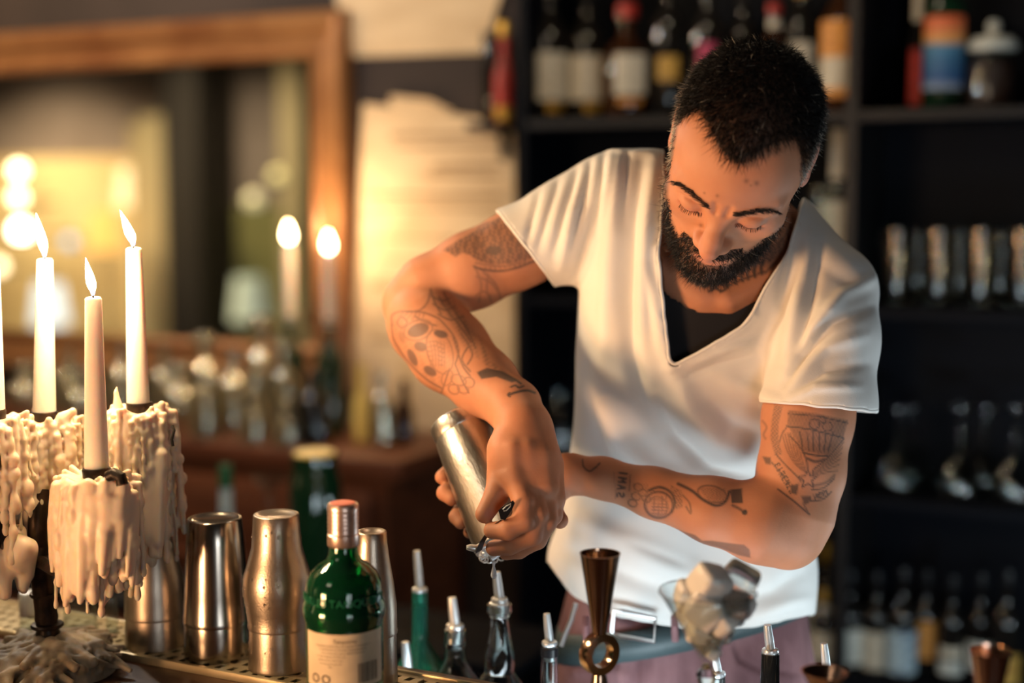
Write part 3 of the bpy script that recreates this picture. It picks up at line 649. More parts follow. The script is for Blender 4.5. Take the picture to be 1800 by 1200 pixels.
# perforated bar mat with a turned-up rim
M_tray = mat('tarnished_brass_steel', (.62, .52, .32), .36, metal=.55, noise=((.46, .37, .21), (20, 20, 20), 4, .4, .65), bump=((60, 60, 60), .08, .001, 3))
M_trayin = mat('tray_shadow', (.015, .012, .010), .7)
ty0, ty1, tx0, tx1 = 1.135, 1.222, -1.52, -.14
t = thing('bar_tray', ((tx0 + tx1) / 2, (ty0 + ty1) / 2, ZB), 'long perforated metal bar tray with raised rim under the shaker tins', 'tray')
L_, Wd = tx1 - tx0, ty1 - ty0
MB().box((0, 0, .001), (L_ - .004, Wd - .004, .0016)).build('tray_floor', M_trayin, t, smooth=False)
mb = MB(); p = .0165; py_ = .0190
nx, ny = int((L_ - .010) / p), 4
y00 = -ny * py_ / 2
for i in range(nx):
    for j in range(ny):
        cx = -L_ / 2 + .005 + (i + .5) * p; cy_ = y00 + (j + .5) * py_; hx, hy_ = p / 2, py_ / 2; q_ = p * (.18 if j % 2 else -.18)
        o4 = [(cx - hx, cy_ - hy_), (cx + hx, cy_ - hy_), (cx + hx, cy_ + hy_), (cx - hx, cy_ + hy_)]
        i4 = [(cx + q_ - .0046, cy_ - .0052), (cx + q_ + .0026, cy_ - .0052), (cx + q_ + .0046, cy_ + .0052), (cx + q_ - .0026, cy_ + .0052)]
        V = [(x, y, .0062) for x, y in o4] + [(x, y, .0062) for x, y in i4] + [(x, y, .0030) for x, y in i4]
        mb.add(V, [[k, (k + 1) % 4, 4 + (k + 1) % 4, 4 + k] for k in range(4)] + [[4 + k, 4 + (k + 1) % 4, 8 + (k + 1) % 4, 8 + k] for k in range(4)])
for ya, yb in ((-Wd / 2, y00), (y00 + ny * py_, Wd / 2)): mb.add([(-L_ / 2, ya, .0062), (L_ / 2, ya, .0062), (L_ / 2, yb, .0062), (-L_ / 2, yb, .0062)], [[0, 1, 2, 3]])
mb.build('perforated_plate', M_tray, t, smooth=False)
for (c, d) in (((0, -Wd / 2, .0045), (L_, .004, .009)), ((0, Wd / 2, .0045), (L_, .004, .009)), ((-L_ / 2, 0, .0045), (.004, Wd, .009)), ((L_ / 2, 0, .0045), (.004, Wd, .009))):
    MB().box(c, d, bev=.0012).build('rim', M_tray, t)
ZT = ZB + .0064

# ------------------------------------------------------------------ shaker tins on the tray
M_tin = mat('shaker_steel', (.48, .43, .37), .20, metal=1.0, noise=((.36, .32, .27), (16, 16, 5), 5, .35, .7), bump=((120, 120, 8), .05, .0008, 3))
M_tinmat = mat('frosted_shaker_steel', (.50, .43, .35), .36, metal=1.0, noise=((.37, .31, .25), (20, 20, 20), 5, .35, .7), bump=((500, 500, 500), .25, .0006, 2))
M_drop = mat('water_drop', (.95, .97, 1), .03, trans=1.0, ior=1.33)
def place(px, py, y): q = onY(px, py, y); return np.array([q[0], y, 0]), depthW(q) / FPX
def tin_of(px, y, rows, label, m, name='shaker_tin', pycut=None, lean=0):
    """rows: (photo row, half width px) from the foot up, seen side on"""
    loc, k = place(px, 1040, y); zz = [onY(px, r, y)[2] for r, w in rows]
    t = thing(name, (loc[0], y, ZT), label, 'shaker'); return t, k, [(w * k, z - ZT) for (r, w), z in zip(rows, zz)]
def add_rings(t, prof, m, split, nm=('lower_cup', 'upper_cup')):
    lo = [p for p in prof if p[1] <= split + 1e-6]; hi = [p for p in prof if p[1] >= split - 1e-6]
    lo = [(lo[0][0], 0)] + lo[1:]; MB().lathe([(lo[0][0] - .0012, .0)] + lo + [(lo[-1][0] - .001, split + .004)], 48).build(nm[0], m, t, sharp=50)
    up = [(hi[0][0] + .0012, split - .001), (hi[0][0] + .0016, split + .0015), (hi[0][0] + .0010, split + .004)] + hi[1:]
    r, z = up[-1]; up += [(r - .0008, z + .0012), (r - .003, z + .0016), (r - .006, z + .0002), (r * .5, z - .0012), (.0004, z - .0012)]
    MB().lathe(up, 48).build(nm[1], m, t, sharp=50)
t, k, pf = tin_of(272, 1.182, [(1168, 54), (1110, 53), (1078, 51), (1040, 52), (1005, 47), (975, 39), (945, 31), (915, 27), (890, 26)], 'frosted curved steel shaker, half hidden behind the wax drips', M_tinmat)
add_rings(t, pf, M_tinmat, pf[2][1])
t, k, pf = tin_of(380, 1.182, [(1190, 57), (1140, 58), (1088, 57), (1040, 55.5), (1000, 53), (950, 50), (912, 47)], 'tall straight polished steel shaker, second from the candles', M_tin)
add_rings(t, pf, M_tin, pf[2][1])
t, k, pf = tin_of(488, 1.180, [(1215, 54), (1150, 52), (1098, 51), (1070, 55), (1035, 61), (1010, 59), (985, 51), (960, 44), (930, 41.5), (905, 40)], 'curved steel shaker with narrow neck beside the green gin bottle', M_tinmat)
add_rings(t, pf, M_tinmat, pf[2][1])
for i in range(70):
    a = random.uniform(-2.6, -.4); z = random.uniform(.02, pf[-1][1]); r = np.interp(z, [q[1] for q in pf], [q[0] for q in pf]); s = random.uniform(.0006, .0015)
    mb = MB(); mb.lathe([(max(.0002, s * math.sin(b)), -s * 1.3 * math.cos(b)) for b in np.linspace(0, math.pi, 6)], 7, Matrix.Translation((r * math.cos(a), r * math.sin(a), z))); mb.build('water_drop', M_drop, t)
t, k, pf = tin_of(654, 1.186, [(1225, 44), (1160, 43), (1110, 42), (1060, 43), (1020, 38), (985, 32), (955, 28), (935, 27)], 'frosted steel shaker standing behind the green gin bottle', M_tinmat)
add_rings(t, pf, M_tinmat, pf[2][1])

# ------------------------------------------------------------------ green gin bottle
M_gin = mat('green_gin_glass', (.022, .26, .12), .03, trans=.92, ior=1.5)
M_gincap = mat('rose_silver_cap', (.66, .50, .42), .33, metal=.9, noise=((.5, .36, .3), (60, 60, 60), 3, .4, .6))
M_ginlabel = mat('buff_label', (.60, .50, .34), .6, noise=((.52, .43, .29), (30, 30, 30), 3, .4, .6))
M_print = mat('label_print', (.10, .075, .05), .7)
gy = 1.075; loc, k = place(605, 1050, gy); GX = loc[0]
def gz(r): return onY(605, r, gy)[2] - ZB
t = thing('gin_bottle', (GX, gy, ZB), 'green glass gin bottle with buff bar-coded back label and silver screw cap', 'bottle')
Rg = 68 * k
pg = [(Rg * .90, 0), (Rg * .98, .003), (Rg, .010), (Rg, gz(1092)), (Rg * 1.0, gz(1088)), (Rg * 1.06, gz(1078)), (Rg * 1.075, gz(1068)), (Rg * 1.06, gz(1058)), (Rg * 1.0, gz(1050)), (Rg * .995, gz(1035)), (Rg * .96, gz(1020)), (Rg * .86, gz(1005)), (Rg * .66, gz(992)), (Rg * .46, gz(984)), (Rg * .38, gz(974)), (Rg * .36, gz(960)), (Rg * .36, gz(905))]
pg = [(pg[0])] + pg[1:]
MB().lathe(shell_prof(pg, .0030), 64).build('glass_body', M_gin, t)
fill = gz(1028); pin = [(max(r - .0036, .002), max(z, .007)) for r, z in pg if z < fill] + [(Rg * .93, fill)]
MB().lathe([(.0004, .007)] + pin + [(.0004, fill)], 48).build('gin_liquid', mat('gin_liquid_mat', (.07, .42, .22), .02, trans=1.0, ior=1.36), t)
cz0, cz1 = gz(958), gz(886); rcap = 27.5 * k
cp_ = [(rcap * .97, cz0), (rcap * 1.02, cz0 + .001)]
for i in range(5):
    z = cz0 + (cz1 - cz0) * (.42 + i * .10); cp_ += [(rcap, z - .0016), (rcap * .965, z), (rcap, z + .0016)]
cp_ += [(rcap * .99, cz1 - .001), (rcap * .93, cz1 + .001), (.0004, cz1 + .0012)]
cp_.insert(2, (rcap * 1.02, cz0 + (cz1 - cz0) * .28)); cp_.insert(3, (rcap * .965, cz0 + (cz1 - cz0) * .30))
cap = MB().lathe(cp_, 48).build('screw_cap', M_gincap, t)
MB().lathe([(.0004, cz1 + .0013), (rcap * .80, cz1 + .0013), (rcap * .78, cz1 + .0018), (.0004, cz1 + .0018)], 32).build('red_seal', mat('red_seal_print', (.62, .10, .05), .4), cap)
d_ = CAM - np.array([GX, gy, ZB]); GA = math.atan2(d_[1], d_[0])
lz0, lz1 = gz(1186), gz(1094)
lab = label_band(MB(), Rg + .0006, lz0, lz1, GA, 1.16, 30).build('back_label', M_ginlabel, t)
def wrap(V, R, zoff, aoff=0, ex=0):     # flat text/plate coordinates -> around the bottle
    return [((R + v[2] + ex) * math.cos(GA + aoff + v[0] / R), (R + v[2] + ex) * math.sin(GA + aoff + v[0] / R), zoff + v[1]) for v in V]
def lab_text(s, size, u, z, m=M_print, R=None, ext=0.0, parent=None, nm='lettering'):
    V, F = text_geo(s, size, ext); R = R or Rg; mesh_obj(nm, wrap(V, R, z, u / R, .0010), F, m, parent or lab, smooth=False)
H_l = lz1 - lz0
lab_text('Tanqueray', H_l * .10, .000, lz0 + H_l * .84)
for i in range(7):
    z = lz0 + H_l * (.77 - .065 * i)
    lab_text(['Imported London Dry Gin distilled and bottled in', 'Great Britain by Charles Tanqueray & Co', 'four botanicals since 1830 product of', 'London England 47.3% vol', 'please drink with care', 'www.tanqueray.com', '70cl'][i], H_l * .052, (-.002 if i < 3 else -.014), z)
mb = MB(); u = .012; bx0 = u
while u < .0345:
    w = random.choice((.0004, .0006, .0009)); V = [(u, 0, 0), (u + w, 0, 0), (u + w, H_l * .36, 0), (u, H_l * .36, 0)]
    mb.add(wrap(V, Rg, lz0 + H_l * .09, 0, .0010), [[0, 1, 2, 3]]); u += w + random.choice((.0005, .0007, .0010))
mb.build('barcode', M_print, lab, smooth=False)
for u in (-.030, -.0185):
    mb = MB(); V = [(u + r_ * math.cos(a), r_ * math.sin(a), 0) for r_ in (.0045, .0030) for a in np.linspace(0, 2 * math.pi, 17)[:-1]]
    mb.add(wrap(V, Rg, lz0 + H_l * .16, 0, .0010), [[i, (i + 1) % 16, 16 + (i + 1) % 16, 16 + i] for i in range(16)]); mb.build('recycling_mark', M_print, lab, smooth=False)
lab_text('CHARLES TANQUERAY', .0105, -.006, gz(1048), mat('embossed_green', (.014, .12, .06), .15), Rg * .998, .0008, t, 'embossed_lettering')

# ------------------------------------------------------------------ speed rail with pourer bottles behind the bar
YR = 1.335; ZR = .775
t = thing('speed_rail', (-.55, YR, ZR), 'steel speed rail behind the bar holding the pourer bottles', 'rack')
MB().box((0, 0, -.004), (1.9, .115, .006), bev=.002).build('rail_floor', M_steel, t)
MB().box((0, -.057, .05), (1.9, .003, .11), bev=.001).build('rail_wall', M_steel, t); MB().box((0, .057, .03), (1.9, .003, .07), bev=.001).build('rail_wall', M_steel, t)
for sx in (-.8, 0, .8): MB().box((sx, -.058, .14), (.03, .004, .16), bev=.001).build('hanger', M_steel, t)
M_clr = mat('clear_bottle_glass', (.90, .96, .95), .03, trans=1.0, ior=1.46)
M_teal = mat('teal_bottle_glass', (.05, .36, .24), .05, trans=.75, ior=1.46)
def pourer_bottle(px, tip, collar, glass, label, rows, y=YR, lean=-.0045, tubew=9, hollow=True, neckm=None, R=.036, lab=None):
    """tip/collar: photo rows of the spout tip and of its collar; rows: [(row, half width px)] of the visible neck below"""
    loc, k = place(px, collar, y); zc = onY(px, collar, y)[2] - ZR; zt = onY(px, tip, y)[2] - ZR
    t = thing('pourer_bottle', (loc[0], y, ZR), label, 'bottle', 'bottles with steel pourers in the speed rail')
    pr = [(R * .92, 0), (R, .004)]; vis = [(w * k, onY(px, r, y)[2] - ZR) for r, w in rows][::-1]
    z0 = vis[0][1]; zb = max(z0 - .05, .12)
    if vis[0][0] < R * .9: pr += [(R, zb), (R * .93, zb + (z0 - zb) * .45), (vis[0][0] * 1.25, zb + (z0 - zb) * .85)]
    else: pr += [(R, z0 - .02)]
    pr += vis
    MB().lathe(shell_prof(pr, .0024) if hollow else [(.0004, 0)] + pr + [(.0004, pr[-1][1])], 36).build('glass_body', glass, t)
    pt = bpy.data.objects.new('pourer', None)
    mb = MB(); cr0 = (tubew + 5) * k
    mb.lathe([(.0004, zc - .018), (vis[-1][0] * .72, zc - .018), (vis[-1][0] * .80, zc - .002), (cr0, zc - .001), (cr0 * 1.08, zc + .0012), (cr0, zc + .0034), (tubew * .95 * k, zc + .0045), (.0004, zc + .0045)], 28)
    o = mb.build('pourer_collar', M_steelcool, t); bpy.data.objects.remove(pt)
    e = RV * lean
    MB().tube([(0, 0, zc + .003), tuple(e * .4 + np.array([0, 0, zc + (zt - zc) * .55])), tuple(e * .7 + np.array([0, 0, zc + (zt - zc) * .9])), tuple(e * .75 + np.array([0, 0, zt]))], [tubew * .95 * k, tubew * .92 * k, tubew * .80 * k, tubew * .74 * k], 16).build('pourer_spout', M_steelcool, t, sharp=60)
    if neckm:
        r0, r1, m, nm = neckm; za, zb2 = onY(px, r1, y)[2] - ZR, onY(px, r0, y)[2] - ZR; r_ = max(np.interp([za, zb2], [q[1] for q in pr], [q[0] for q in pr])) + .0006
        MB().lathe([(r_, za), (r_, zb2)], 32).build(nm, m, t)
    if lab:
        d2 = CAM - np.array([loc[0], y, 0]); label_band(MB(), R + .0006, .05, .16, math.atan2(d2[1], d2[0]), 1.1).build('paper_label', lab, t)
    return t
pourer_bottle(738, 968, 1038, M_teal, 'teal green bottle with tall thin pourer nearest the gin bottle', [(1040, 14), (1090, 14), (1128, 15), (1150, 30), (1170, 42)], tubew=8, y=1.37)
pourer_bottle(718, 1128, 1184, M_clr, 'low bottle with steel pourer right beside the gin bottle', [(1186, 13), (1230, 14), (1260, 30)], tubew=9, y=1.324)
pourer_bottle(800, 1050, 1102, M_clr, 'clear bottle with ringed neck and pourer left of the falling drop', [(1106, 19), (1122, 19), (1124, 20), (1136, 20), (1138, 17), (1160, 20), (1180, 33), (1196, 46)], tubew=10, y=1.34)
pourer_bottle(878, 1005, 1056, M_clr, 'clear bottle with bulging neck and pourer under the falling drop', [(1062, 22), (1074, 23), (1080, 18), (1092, 17), (1120, 21), (1150, 27), (1165, 28), (1180, 26), (1190, 33)], tubew=9, y=1.345)
pourer_bottle(966, 1078, 1132, M_clr, 'pale bottle with straight neck and pourer left of the tall jigger', [(1136, 14), (1180, 15), (1230, 16)], tubew=8, y=1.33, neckm=(1138, 1152, M_black, 'neck_band'))
pourer_bottle(1262, 1150, 1186, M_clr, 'bottle with pourer right behind the stem of the cocktail glass', [(1190, 13), (1230, 15), (1250, 30)], tubew=8, y=1.37)
pourer_bottle(1354, 1098, 1146, M_dkglass, 'black necked bottle with pourer right of the cocktail glass', [(1148, 16), (1200, 17), (1240, 20)], tubew=9, hollow=False, y=1.33)
pourer_bottle(1453, 1130, 1180, M_dkglass, 'dark bottle with pourer behind the short copper jigger', [(1182, 14), (1230, 16)], tubew=8, hollow=False, y=1.324)

# ------------------------------------------------------------------ jiggers
M_copper = mat('antique_copper', (.40, .285, .205), .17, metal=1.0, noise=((.32, .22, .155), (20, 20, 20), 4, .35, .7), bump=((90, 90, 10), .04, .0008, 3))
M_copper2 = mat('bright_copper', (.80, .54, .42), .18, metal=1.0, bump=((90, 90, 10), .04, .0008, 3))
def jigger(px, toprow, y, hw, m, label, ringrows, footrow=None, hw2=None, s=1.0):
    loc, k = place(px, toprow, y); z = lambda r: onY(px, r, y)[2] - ZB
    t = thing('jigger', (loc[0], y, ZB), label, 'jigger'); zt, zr1, zr0 = z(toprow), z(ringrows[0]), z(ringrows[1]); hw2 = hw2 or hw
    n_ = .25
    def cone(za, zb, ra, rb, nm):
        w = .0009; pr = [(.0004, za), (ra, za)] + [(ra + (rb - ra) * q, za + (zb - za) * q) for q in (.03, .5, .97)] + [(rb + .0004, zb), (rb - w, zb)] + [(ra + (rb - ra) * q - w, za + (zb - za) * q) for q in (.95, .5, .08)] + [(.0004, za + (zb - za) * .08)]
        if zb < za: pr = pr
        MB().lathe(pr, 48).build(nm, m, t, sharp=55)
    cone(zr1, zt, hw * .36 * k, hw * k, 'upper_cone'); cone(zr0, 0.0, hw * .36 * k, hw2 * k, 'lower_cone')
    rr = (zr1 - zr0) / 2; wd_ = hw * .30 * k
    prof = [(rr * .62, -wd_), (rr, -wd_), (rr * 1.02, -wd_ * .5), (rr * 1.02, wd_ * .5), (rr, wd_), (rr * .62, wd_), (rr * .58, 0)]
    A = Matrix.Translation((0, 0, (zr1 + zr0) / 2)) @ Matrix.Rotation(YAW + math.radians(34), 4, 'Z') @ Matrix.Rotation(math.pi / 2, 4, 'X')
    MB().lathe(prof, 40, A, close=True).build('grip_ring', m, t, sharp=50)
    return t
jigger(1055, 972, 1.17, 35.5, M_copper, 'tall antique copper jigger with a grip ring in the middle', (1112, 1184), hw2=30)
jigger(1741, 1142, 1.14, 37, M_copper2, 'bright copper jigger at the right edge of the bar', (1262, 1322), hw2=32)
jigger(1450, 1180, 1.16, 41, M_copper2, 'short copper jigger between cocktail glass and right edge', (1225, 1258), hw2=34)

# ------------------------------------------------------------------ cocktail glass with ice
gy2 = 1.165; px = 1244; loc, k = place(px, 1040, gy2)
z = lambda r: onY(px, r, gy2)[2] - ZB
t = thing('cocktail_glass', (loc[0], gy2, ZB), 'cone-shaped cocktail glass heaped with ice cubes', 'glass')
zr, zb_ = z(1040), z(1166); R = 86 * k; w = .0013
MB().lathe([(.0035, zb_ - .002)] + [(.004 + (R - .004) * q, zb_ + (zr - zb_) * q) for q in (.05, .3, .6, .98, 1.0)] + [(R - w * .6, zr + .0006)] + [(.004 + (R - .004) * q - w, zb_ + (zr - zb_) * q) for q in (.98, .6, .3, .12)] + [(.0004, zb_ + (zr - zb_) * .08)], 64).build('bowl', M_glass, t)
MB().tube([(R * math.cos(a_), R * math.sin(a_), zr) for a_ in np.linspace(0, 2 * math.pi, 65)], .0008, 8, cap=False).build('rim', M_solid, t)
MB().lathe([(.0004, 0), (.036, 0), (.037, .0012), (.030, .003), (.008, .006), (.0048, .014), (.0045, zb_ * .75), (.0085, zb_ * .83), (.0095, zb_ * .88), (.0075, zb_ * .92), (.0050, zb_ - .004), (.0035, zb_ - .0005), (.0004, zb_)], 40).build('stem_and_foot', M_solid, t)
M_ice = mat('clouded_ice', (.96, .94, .89), .25, trans=.42, ior=1.31, bump=((90, 90, 90), .35, .002, 3))
M_ice2 = mat('clear_ice', (.97, .97, .95), .06, trans=.85, ior=1.31, bump=((60, 60, 60), .35, .002, 3))
def ice(px_, py_, dy, s, rot, m, label):
    c = onY(px_, py_, gy2 + dy); bm = bmesh.new(); bmesh.ops.create_cube(bm, size=s)
    bmesh.ops.bevel(bm, geom=bm.edges[:], offset=s * .24, segments=3, profile=.6, affect='EDGES'); bmesh.ops.subdivide_edges(bm, edges=bm.edges[:], cuts=1, use_grid_fill=True)
    for v in bm.verts: v.co *= 1 + .045 * math.sin(9 * v.co.x / s + px_) * math.cos(7 * v.co.y / s + py_) + .04 * math.sin(6 * v.co.z / s + rot[0] * 5)
    me = bpy.data.meshes.new('ice_cube'); bm.to_mesh(me); bm.free(); me.shade_smooth(); me.materials.append(m)
    o = bpy.data.objects.new('ice_cube', me); COL.objects.link(o); o.location = c; o.rotation_euler = rot; tag(o, label, 'ice cube', 'ice cubes in the cocktail glass')
ice(1213, 1048, -.006, .026, (.3, .2, .5), M_ice, 'clouded ice cube at the left rim of the cocktail glass')
ice(1248, 1026, -.012, .031, (.5, .3, .9), M_ice, 'large clouded ice cube on top, left of the clear one')
ice(1296, 1026, .010, .033, (.6, .5, .3), M_ice2, 'clear ice cube standing above the right rim of the glass')
ice(1243, 1066, -.014, .034, (.2, .6, .2), M_ice, 'big clouded ice cube in the middle of the heap')
ice(1288, 1066, -.006, .027, (.9, .2, .4), M_ice2, 'clear ice cube just inside the right wall of the glass')
ice(1222, 1086, .012, .026, (.4, .8, 1.1), M_ice, 'half hidden ice cube low at the left of the glass')
ice(1262, 1100, -.002, .026, (.7, .1, .6), M_ice2, 'clear ice cube low in the cone of the glass')
ice(1244, 1126, .002, .020, (.3, .9, .2), M_ice2, 'lowest small ice cube in the tip of the glass')

ice(1300, 1062, .004, .022, (.2, .4, .9), M_ice, 'small clouded ice cube against the right wall of the glass')
ice(1272, 1088, -.014, .024, (.5, .9, .1), M_ice, 'clouded ice cube at the front of the cone below the clear ones')
ice(1232, 1106, -.006, .022, (.8, .3, .5), M_ice, 'clouded ice cube low at the front left of the cone')
ice(1252, 1146, 0, .013, (.1, .5, .7), M_ice, 'tiny ice chip at the very bottom of the cone')

# ------------------------------------------------------------------ shaker and strainer in the hands
def shaker_frame(a, b):
    a, b = np.asarray(a), np.asarray(b); zax = Vector(b - a).normalized(); q = zax.to_track_quat('Z', 'Y'); return Matrix.Translation(Vector(a)) @ q.to_matrix().to_4x4(), float(np.linalg.norm(b - a))
SA, SB = PW(803, 738, 1.530), PW(898, 940, 1.472)
Msh, Ls = shaker_frame(SA, SB)
t = thing('held_shaker', tuple(SA), 'upturned frosted steel shaker held and poured by the bartender', 'shaker')
t.rotation_euler = Msh.to_euler()
out = [(.028, -.002), (.0310, -.001), (.0325, .002), (.0327, .015), (.0318, .0168), (.0330, .0185), (.0368, Ls * .4), (.0408, Ls * .75), (.0428, Ls * .97), (.0436, Ls)]
M_frost = mat('frosted_wet_steel', (.76, .73, .67), .33, metal=1.0, noise=((.50, .47, .41), (22, 22, 10), 5, .42, .62), bump=((300, 300, 120), .35, .0010, 3))
MB().lathe([(.0004, .0005), (.024, .0005)] + out + [(.0425, Ls), (.0398, Ls * .75), (.0358, Ls * .4), (.0310, .02), (.0004, .018)], 56).build('tin_body', M_frost, t, sharp=50)
for i in range(60):
    a = random.uniform(0, 2 * math.pi); zz = random.uniform(.03, Ls * .9); r = np.interp(zz, [q[1] for q in out], [q[0] for q in out]); s = random.uniform(.0006, .0014)
    MB().lathe([(max(.0002, s * math.sin(b)), -s * math.cos(b)) for b in np.linspace(0, math.pi, 6)], 7, Matrix.Translation((r * math.cos(a), r * math.sin(a), zz))).build('water_drop', M_drop, t)
t = thing('strainer', tuple(SB), 'steel cocktail strainer with black tab pressed on the shaker mouth', 'strainer')
Rm = Msh.to_3x3(); rel = lambda p: tuple(np.asarray(p) - SB)
A = Msh.to_3x3().to_4x4()
MB().lathe([(.0004, .004), (.030, .004), (.0405, .003), (.0430, .0015), (.0430, .004), (.0405, .0052), (.030, .006), (.0004, .006)], 48, A).build('disc', M_steelcool, t)
coil = [A @ Vector((.0385 * math.cos(a) * (1 + .075 * math.cos(a * 26)), .0385 * math.sin(a) * (1 + .075 * math.cos(a * 26)), .0095 + .003 * math.sin(a * 26))) for a in np.linspace(0, 2 * math.pi, 420)]
MB().tube([tuple(c) for c in coil], .0007, 5).build('spring', M_steelcool, t)
for pts in ([(852, 957, 1.432), (838, 964, 1.428), (826, 962, 1.427), (820, 962, 1.427)], [(880, 967, 1.425), (870, 976, 1.420), (862, 982, 1.418)]):
    MB().tube([rel(PW(*p_)) for p_ in pts], [.0042, .0042, .0036, .0024][:len(pts)], 12).build('prong', M_steelcool, t)
def strip(pts, wdir, w, th=.0012):
    pts = np.array(spline(pts, 12)); V = []; F = []
    for p_ in pts: V += [p_ - wdir * w, p_ + wdir * w, p_ + wdir * w + FV * th, p_ - wdir * w + FV * th]
    for i in range(len(pts) - 1):
        for q in range(4): F.append([i * 4 + q, i * 4 + (q + 1) % 4, i * 4 + 4 + (q + 1) % 4, i * 4 + 4 + q])
    F += [[0, 1, 2, 3][::-1], [len(V) - 4 + i for i in range(4)]]; return V, F
wv = RV * .55 + UV * -.83; 
V, F = strip([rel(PW(*p_)) for p_ in [(841, 970, 1.425), (850, 948, 1.408), (866, 926, 1.395), (878, 915, 1.386)]], RV * .85 + UV * .5, .0042); mesh_obj('handle', V, F, M_black, t)
tab = [(876, 897), (884, 890), (902, 879), (905, 884), (900, 896), (888, 914), (880, 912)]
V = [rel(PW(x, y, 1.376 + (y - 880) * .0002)) for x, y in tab] + [rel(PW(x, y, 1.379 + (y - 880) * .0002)) for x, y in tab]; n = len(tab)
mesh_obj('finger_tab', V, [list(range(n)), list(range(n, 2 * n))[::-1]] + [[i, (i + 1) % n, n + (i + 1) % n, n + i] for i in range(n)], M_black, t, smooth=False)
MB().tube([rel(PW(x, y, 1.3755)) for x, y in [(884, 895), (890, 889), (898, 885), (897, 890), (890, 897), (885, 898)]], .0006, 6, cap=False).build('tab_edge', M_steelcool, t)
q = PW(868, 1000, 1.425)
t = thing('liquid_drop', tuple(q), 'falling drop of drink under the strainer', 'drop')
MB().lathe([(.0004, -.0105), (.0026, -.009), (.0034, -.0065), (.0026, -.002), (.0012, .003), (.0016, .006), (.0030, .008), (.0004, .0095)], 16).build('drop_body', mat('cloudy_drop', (.9, .92, .95), .1, trans=.55, ior=1.33), t)

# ------------------------------------------------------------------ wax-covered candelabra
M_iron = mat('blackened_iron', (.018, .013, .010), .42, metal=.6, noise=((.05, .03, .02), (60, 60, 60), 4, .45, .65), bump=((80, 80, 80), .4, .002, 3))
M_oldwax = mat('dusty_old_wax', (.45, .38, .28), .55, sss=.25, noise=((.22, .17, .11), (28, 28, 28), 5, .42, .62), bump=((60, 60, 60), .3, .003, 3))
CB = onZ(92, 1178, ZB); CBx = CB
cand = thing('candelabrum', (CB[0], CB[1], ZB), 'black iron candelabrum smothered in cream wax drips', 'candelabrum')
rr_ = random.Random(5)
def clump(c, R, L, nd, seed, extra=(), flare=.0):
    r = random.Random(seed); c = np.asarray(c, float); pr = [rc(c - [0, 0, .016], c - [0, 0, L * .40], R * .48, R * .44, .004), rc(c - [0, 0, L * .35], c - [0, 0, L * .66], R * .42, R * .15, .006)]
    for i in range(nd):
        a = 2 * math.pi * (i + r.random()) / nd; q = R * r.uniform(.62, 1.05); zt = r.uniform(-.008, .004) if r.random() < .9 else r.uniform(.004, .011)
        p0 = c + np.array([q * math.cos(a), q * math.sin(a), zt - .006 * (q / R) ** 3]); ln = L * r.uniform(.3, 1.0); ns = 5; p = p0; r0 = r.uniform(.0017, .0036)
        ctr = c + np.array([q * .3 * math.cos(a), q * .3 * math.sin(a), -.008]); pr.append(rc(ctr, p0, r0 * 1.8, r0, .003)); pr.append(rc(c + (p0 - c) * .62 - [0, 0, .016], p0 - [0, 0, .012], r0 * 2.0, r0 * 1.1, .003))
        for s in range(ns):
            p2 = p + np.array([r.gauss(0, .0011), r.gauss(0, .0011), -ln / ns]); r1 = min(max(r0 * r.uniform(.72, 1.32), .0014), .0042)
            pr.append(rc(p, p2, r0, r1, .0018)); p, r0 = p2, r1
            if r.random() < .55: b_ = r.uniform(1.2, 1.7); pr.append(ell(p + np.array([math.cos(a), math.sin(a), 0]) * r0 * .35, (r0 * b_, r0 * b_, r0 * b_ * r.uniform(1.1, 2.0)), k=.0016))
        pr.append(ell(p, (r0 * 1.3, r0 * 1.3, r0 * 2.4), k=.0015))
    return pr + list(extra)
def wax(prims, h, name='wax_drips', m=M_wax):
    V, F = sdf_mesh(prims, h)
    if vnormals(V, F)[np.argmax(V[:, 2])][2] < 0: F = F[:, ::-1]
    return fast_mesh(name, V - np.array(cand.location), F, m, cand)
CL = dict(c0=PW(-14, 735, 1.43), c1=PW(78, 738, 1.475), c2=PW(170, 838, 1.40), c3=PW(246, 722, 1.475))
wax(clump(CL['c0'], .040, .135, 70, 11), .0015)
wax(clump(CL['c1'], .038, .145, 92, 12, [rc(PW(112, 735, 1.46), PW(128, 722, 1.46), .008, .003, .006), rc(PW(128, 722, 1.46), PW(131, 728, 1.46), .003, .0015, .003)]), .00145)
ex = []
for i in range(46):
    x = rr_.uniform(98, 238); y0 = rr_.uniform(845, 885); D = 1.400 - .040 * math.sqrt(max(0, 1 - ((x - 168) / 76) ** 2)); ln = rr_.uniform(60, 150) + (40 if x < 150 else 0); r0 = rr_.uniform(.0032, .0062)
    ex += [rc(PW(x, y0, D), PW(x - 3, y0 + ln * .5, D), r0, r0 * 1.1, .004), rc(PW(x - 3, y0 + ln * .5, D), PW(x - 6, y0 + ln, D + .004), r0 * 1.1, r0 * .6, .003)]
wax(clump(CL['c2'], .043, .125, 96, 13, ex), .00145)
ex = [rc(PW(208, 720, 1.465), PW(204, 690, 1.465), .006, .0022, .006), rc(PW(204, 690, 1.465), PW(205, 680, 1.465), .0022, .001, .002)]
for i in range(16):
    x = 178 + i * 4.2 + rr_.uniform(-3, 3); ex.append(rc(PW(x + 18, 900 + rr_.uniform(0, 30), 1.46), PW(x, 1000 + rr_.uniform(0, 85) - i * 2, 1.455 + rr_.uniform(-.01, .01)), .006, .0035, .004))
for i in range(9):
    x = 262 + rr_.uniform(-10, 22); ex.append(rc(PW(x, 800, 1.455), PW(x - 4, 930 + rr_.uniform(0, 50), 1.45), .006, .004, .004))
wax(clump(CL['c3'], .037, .165, 120, 14, ex), .00145)
ex = []
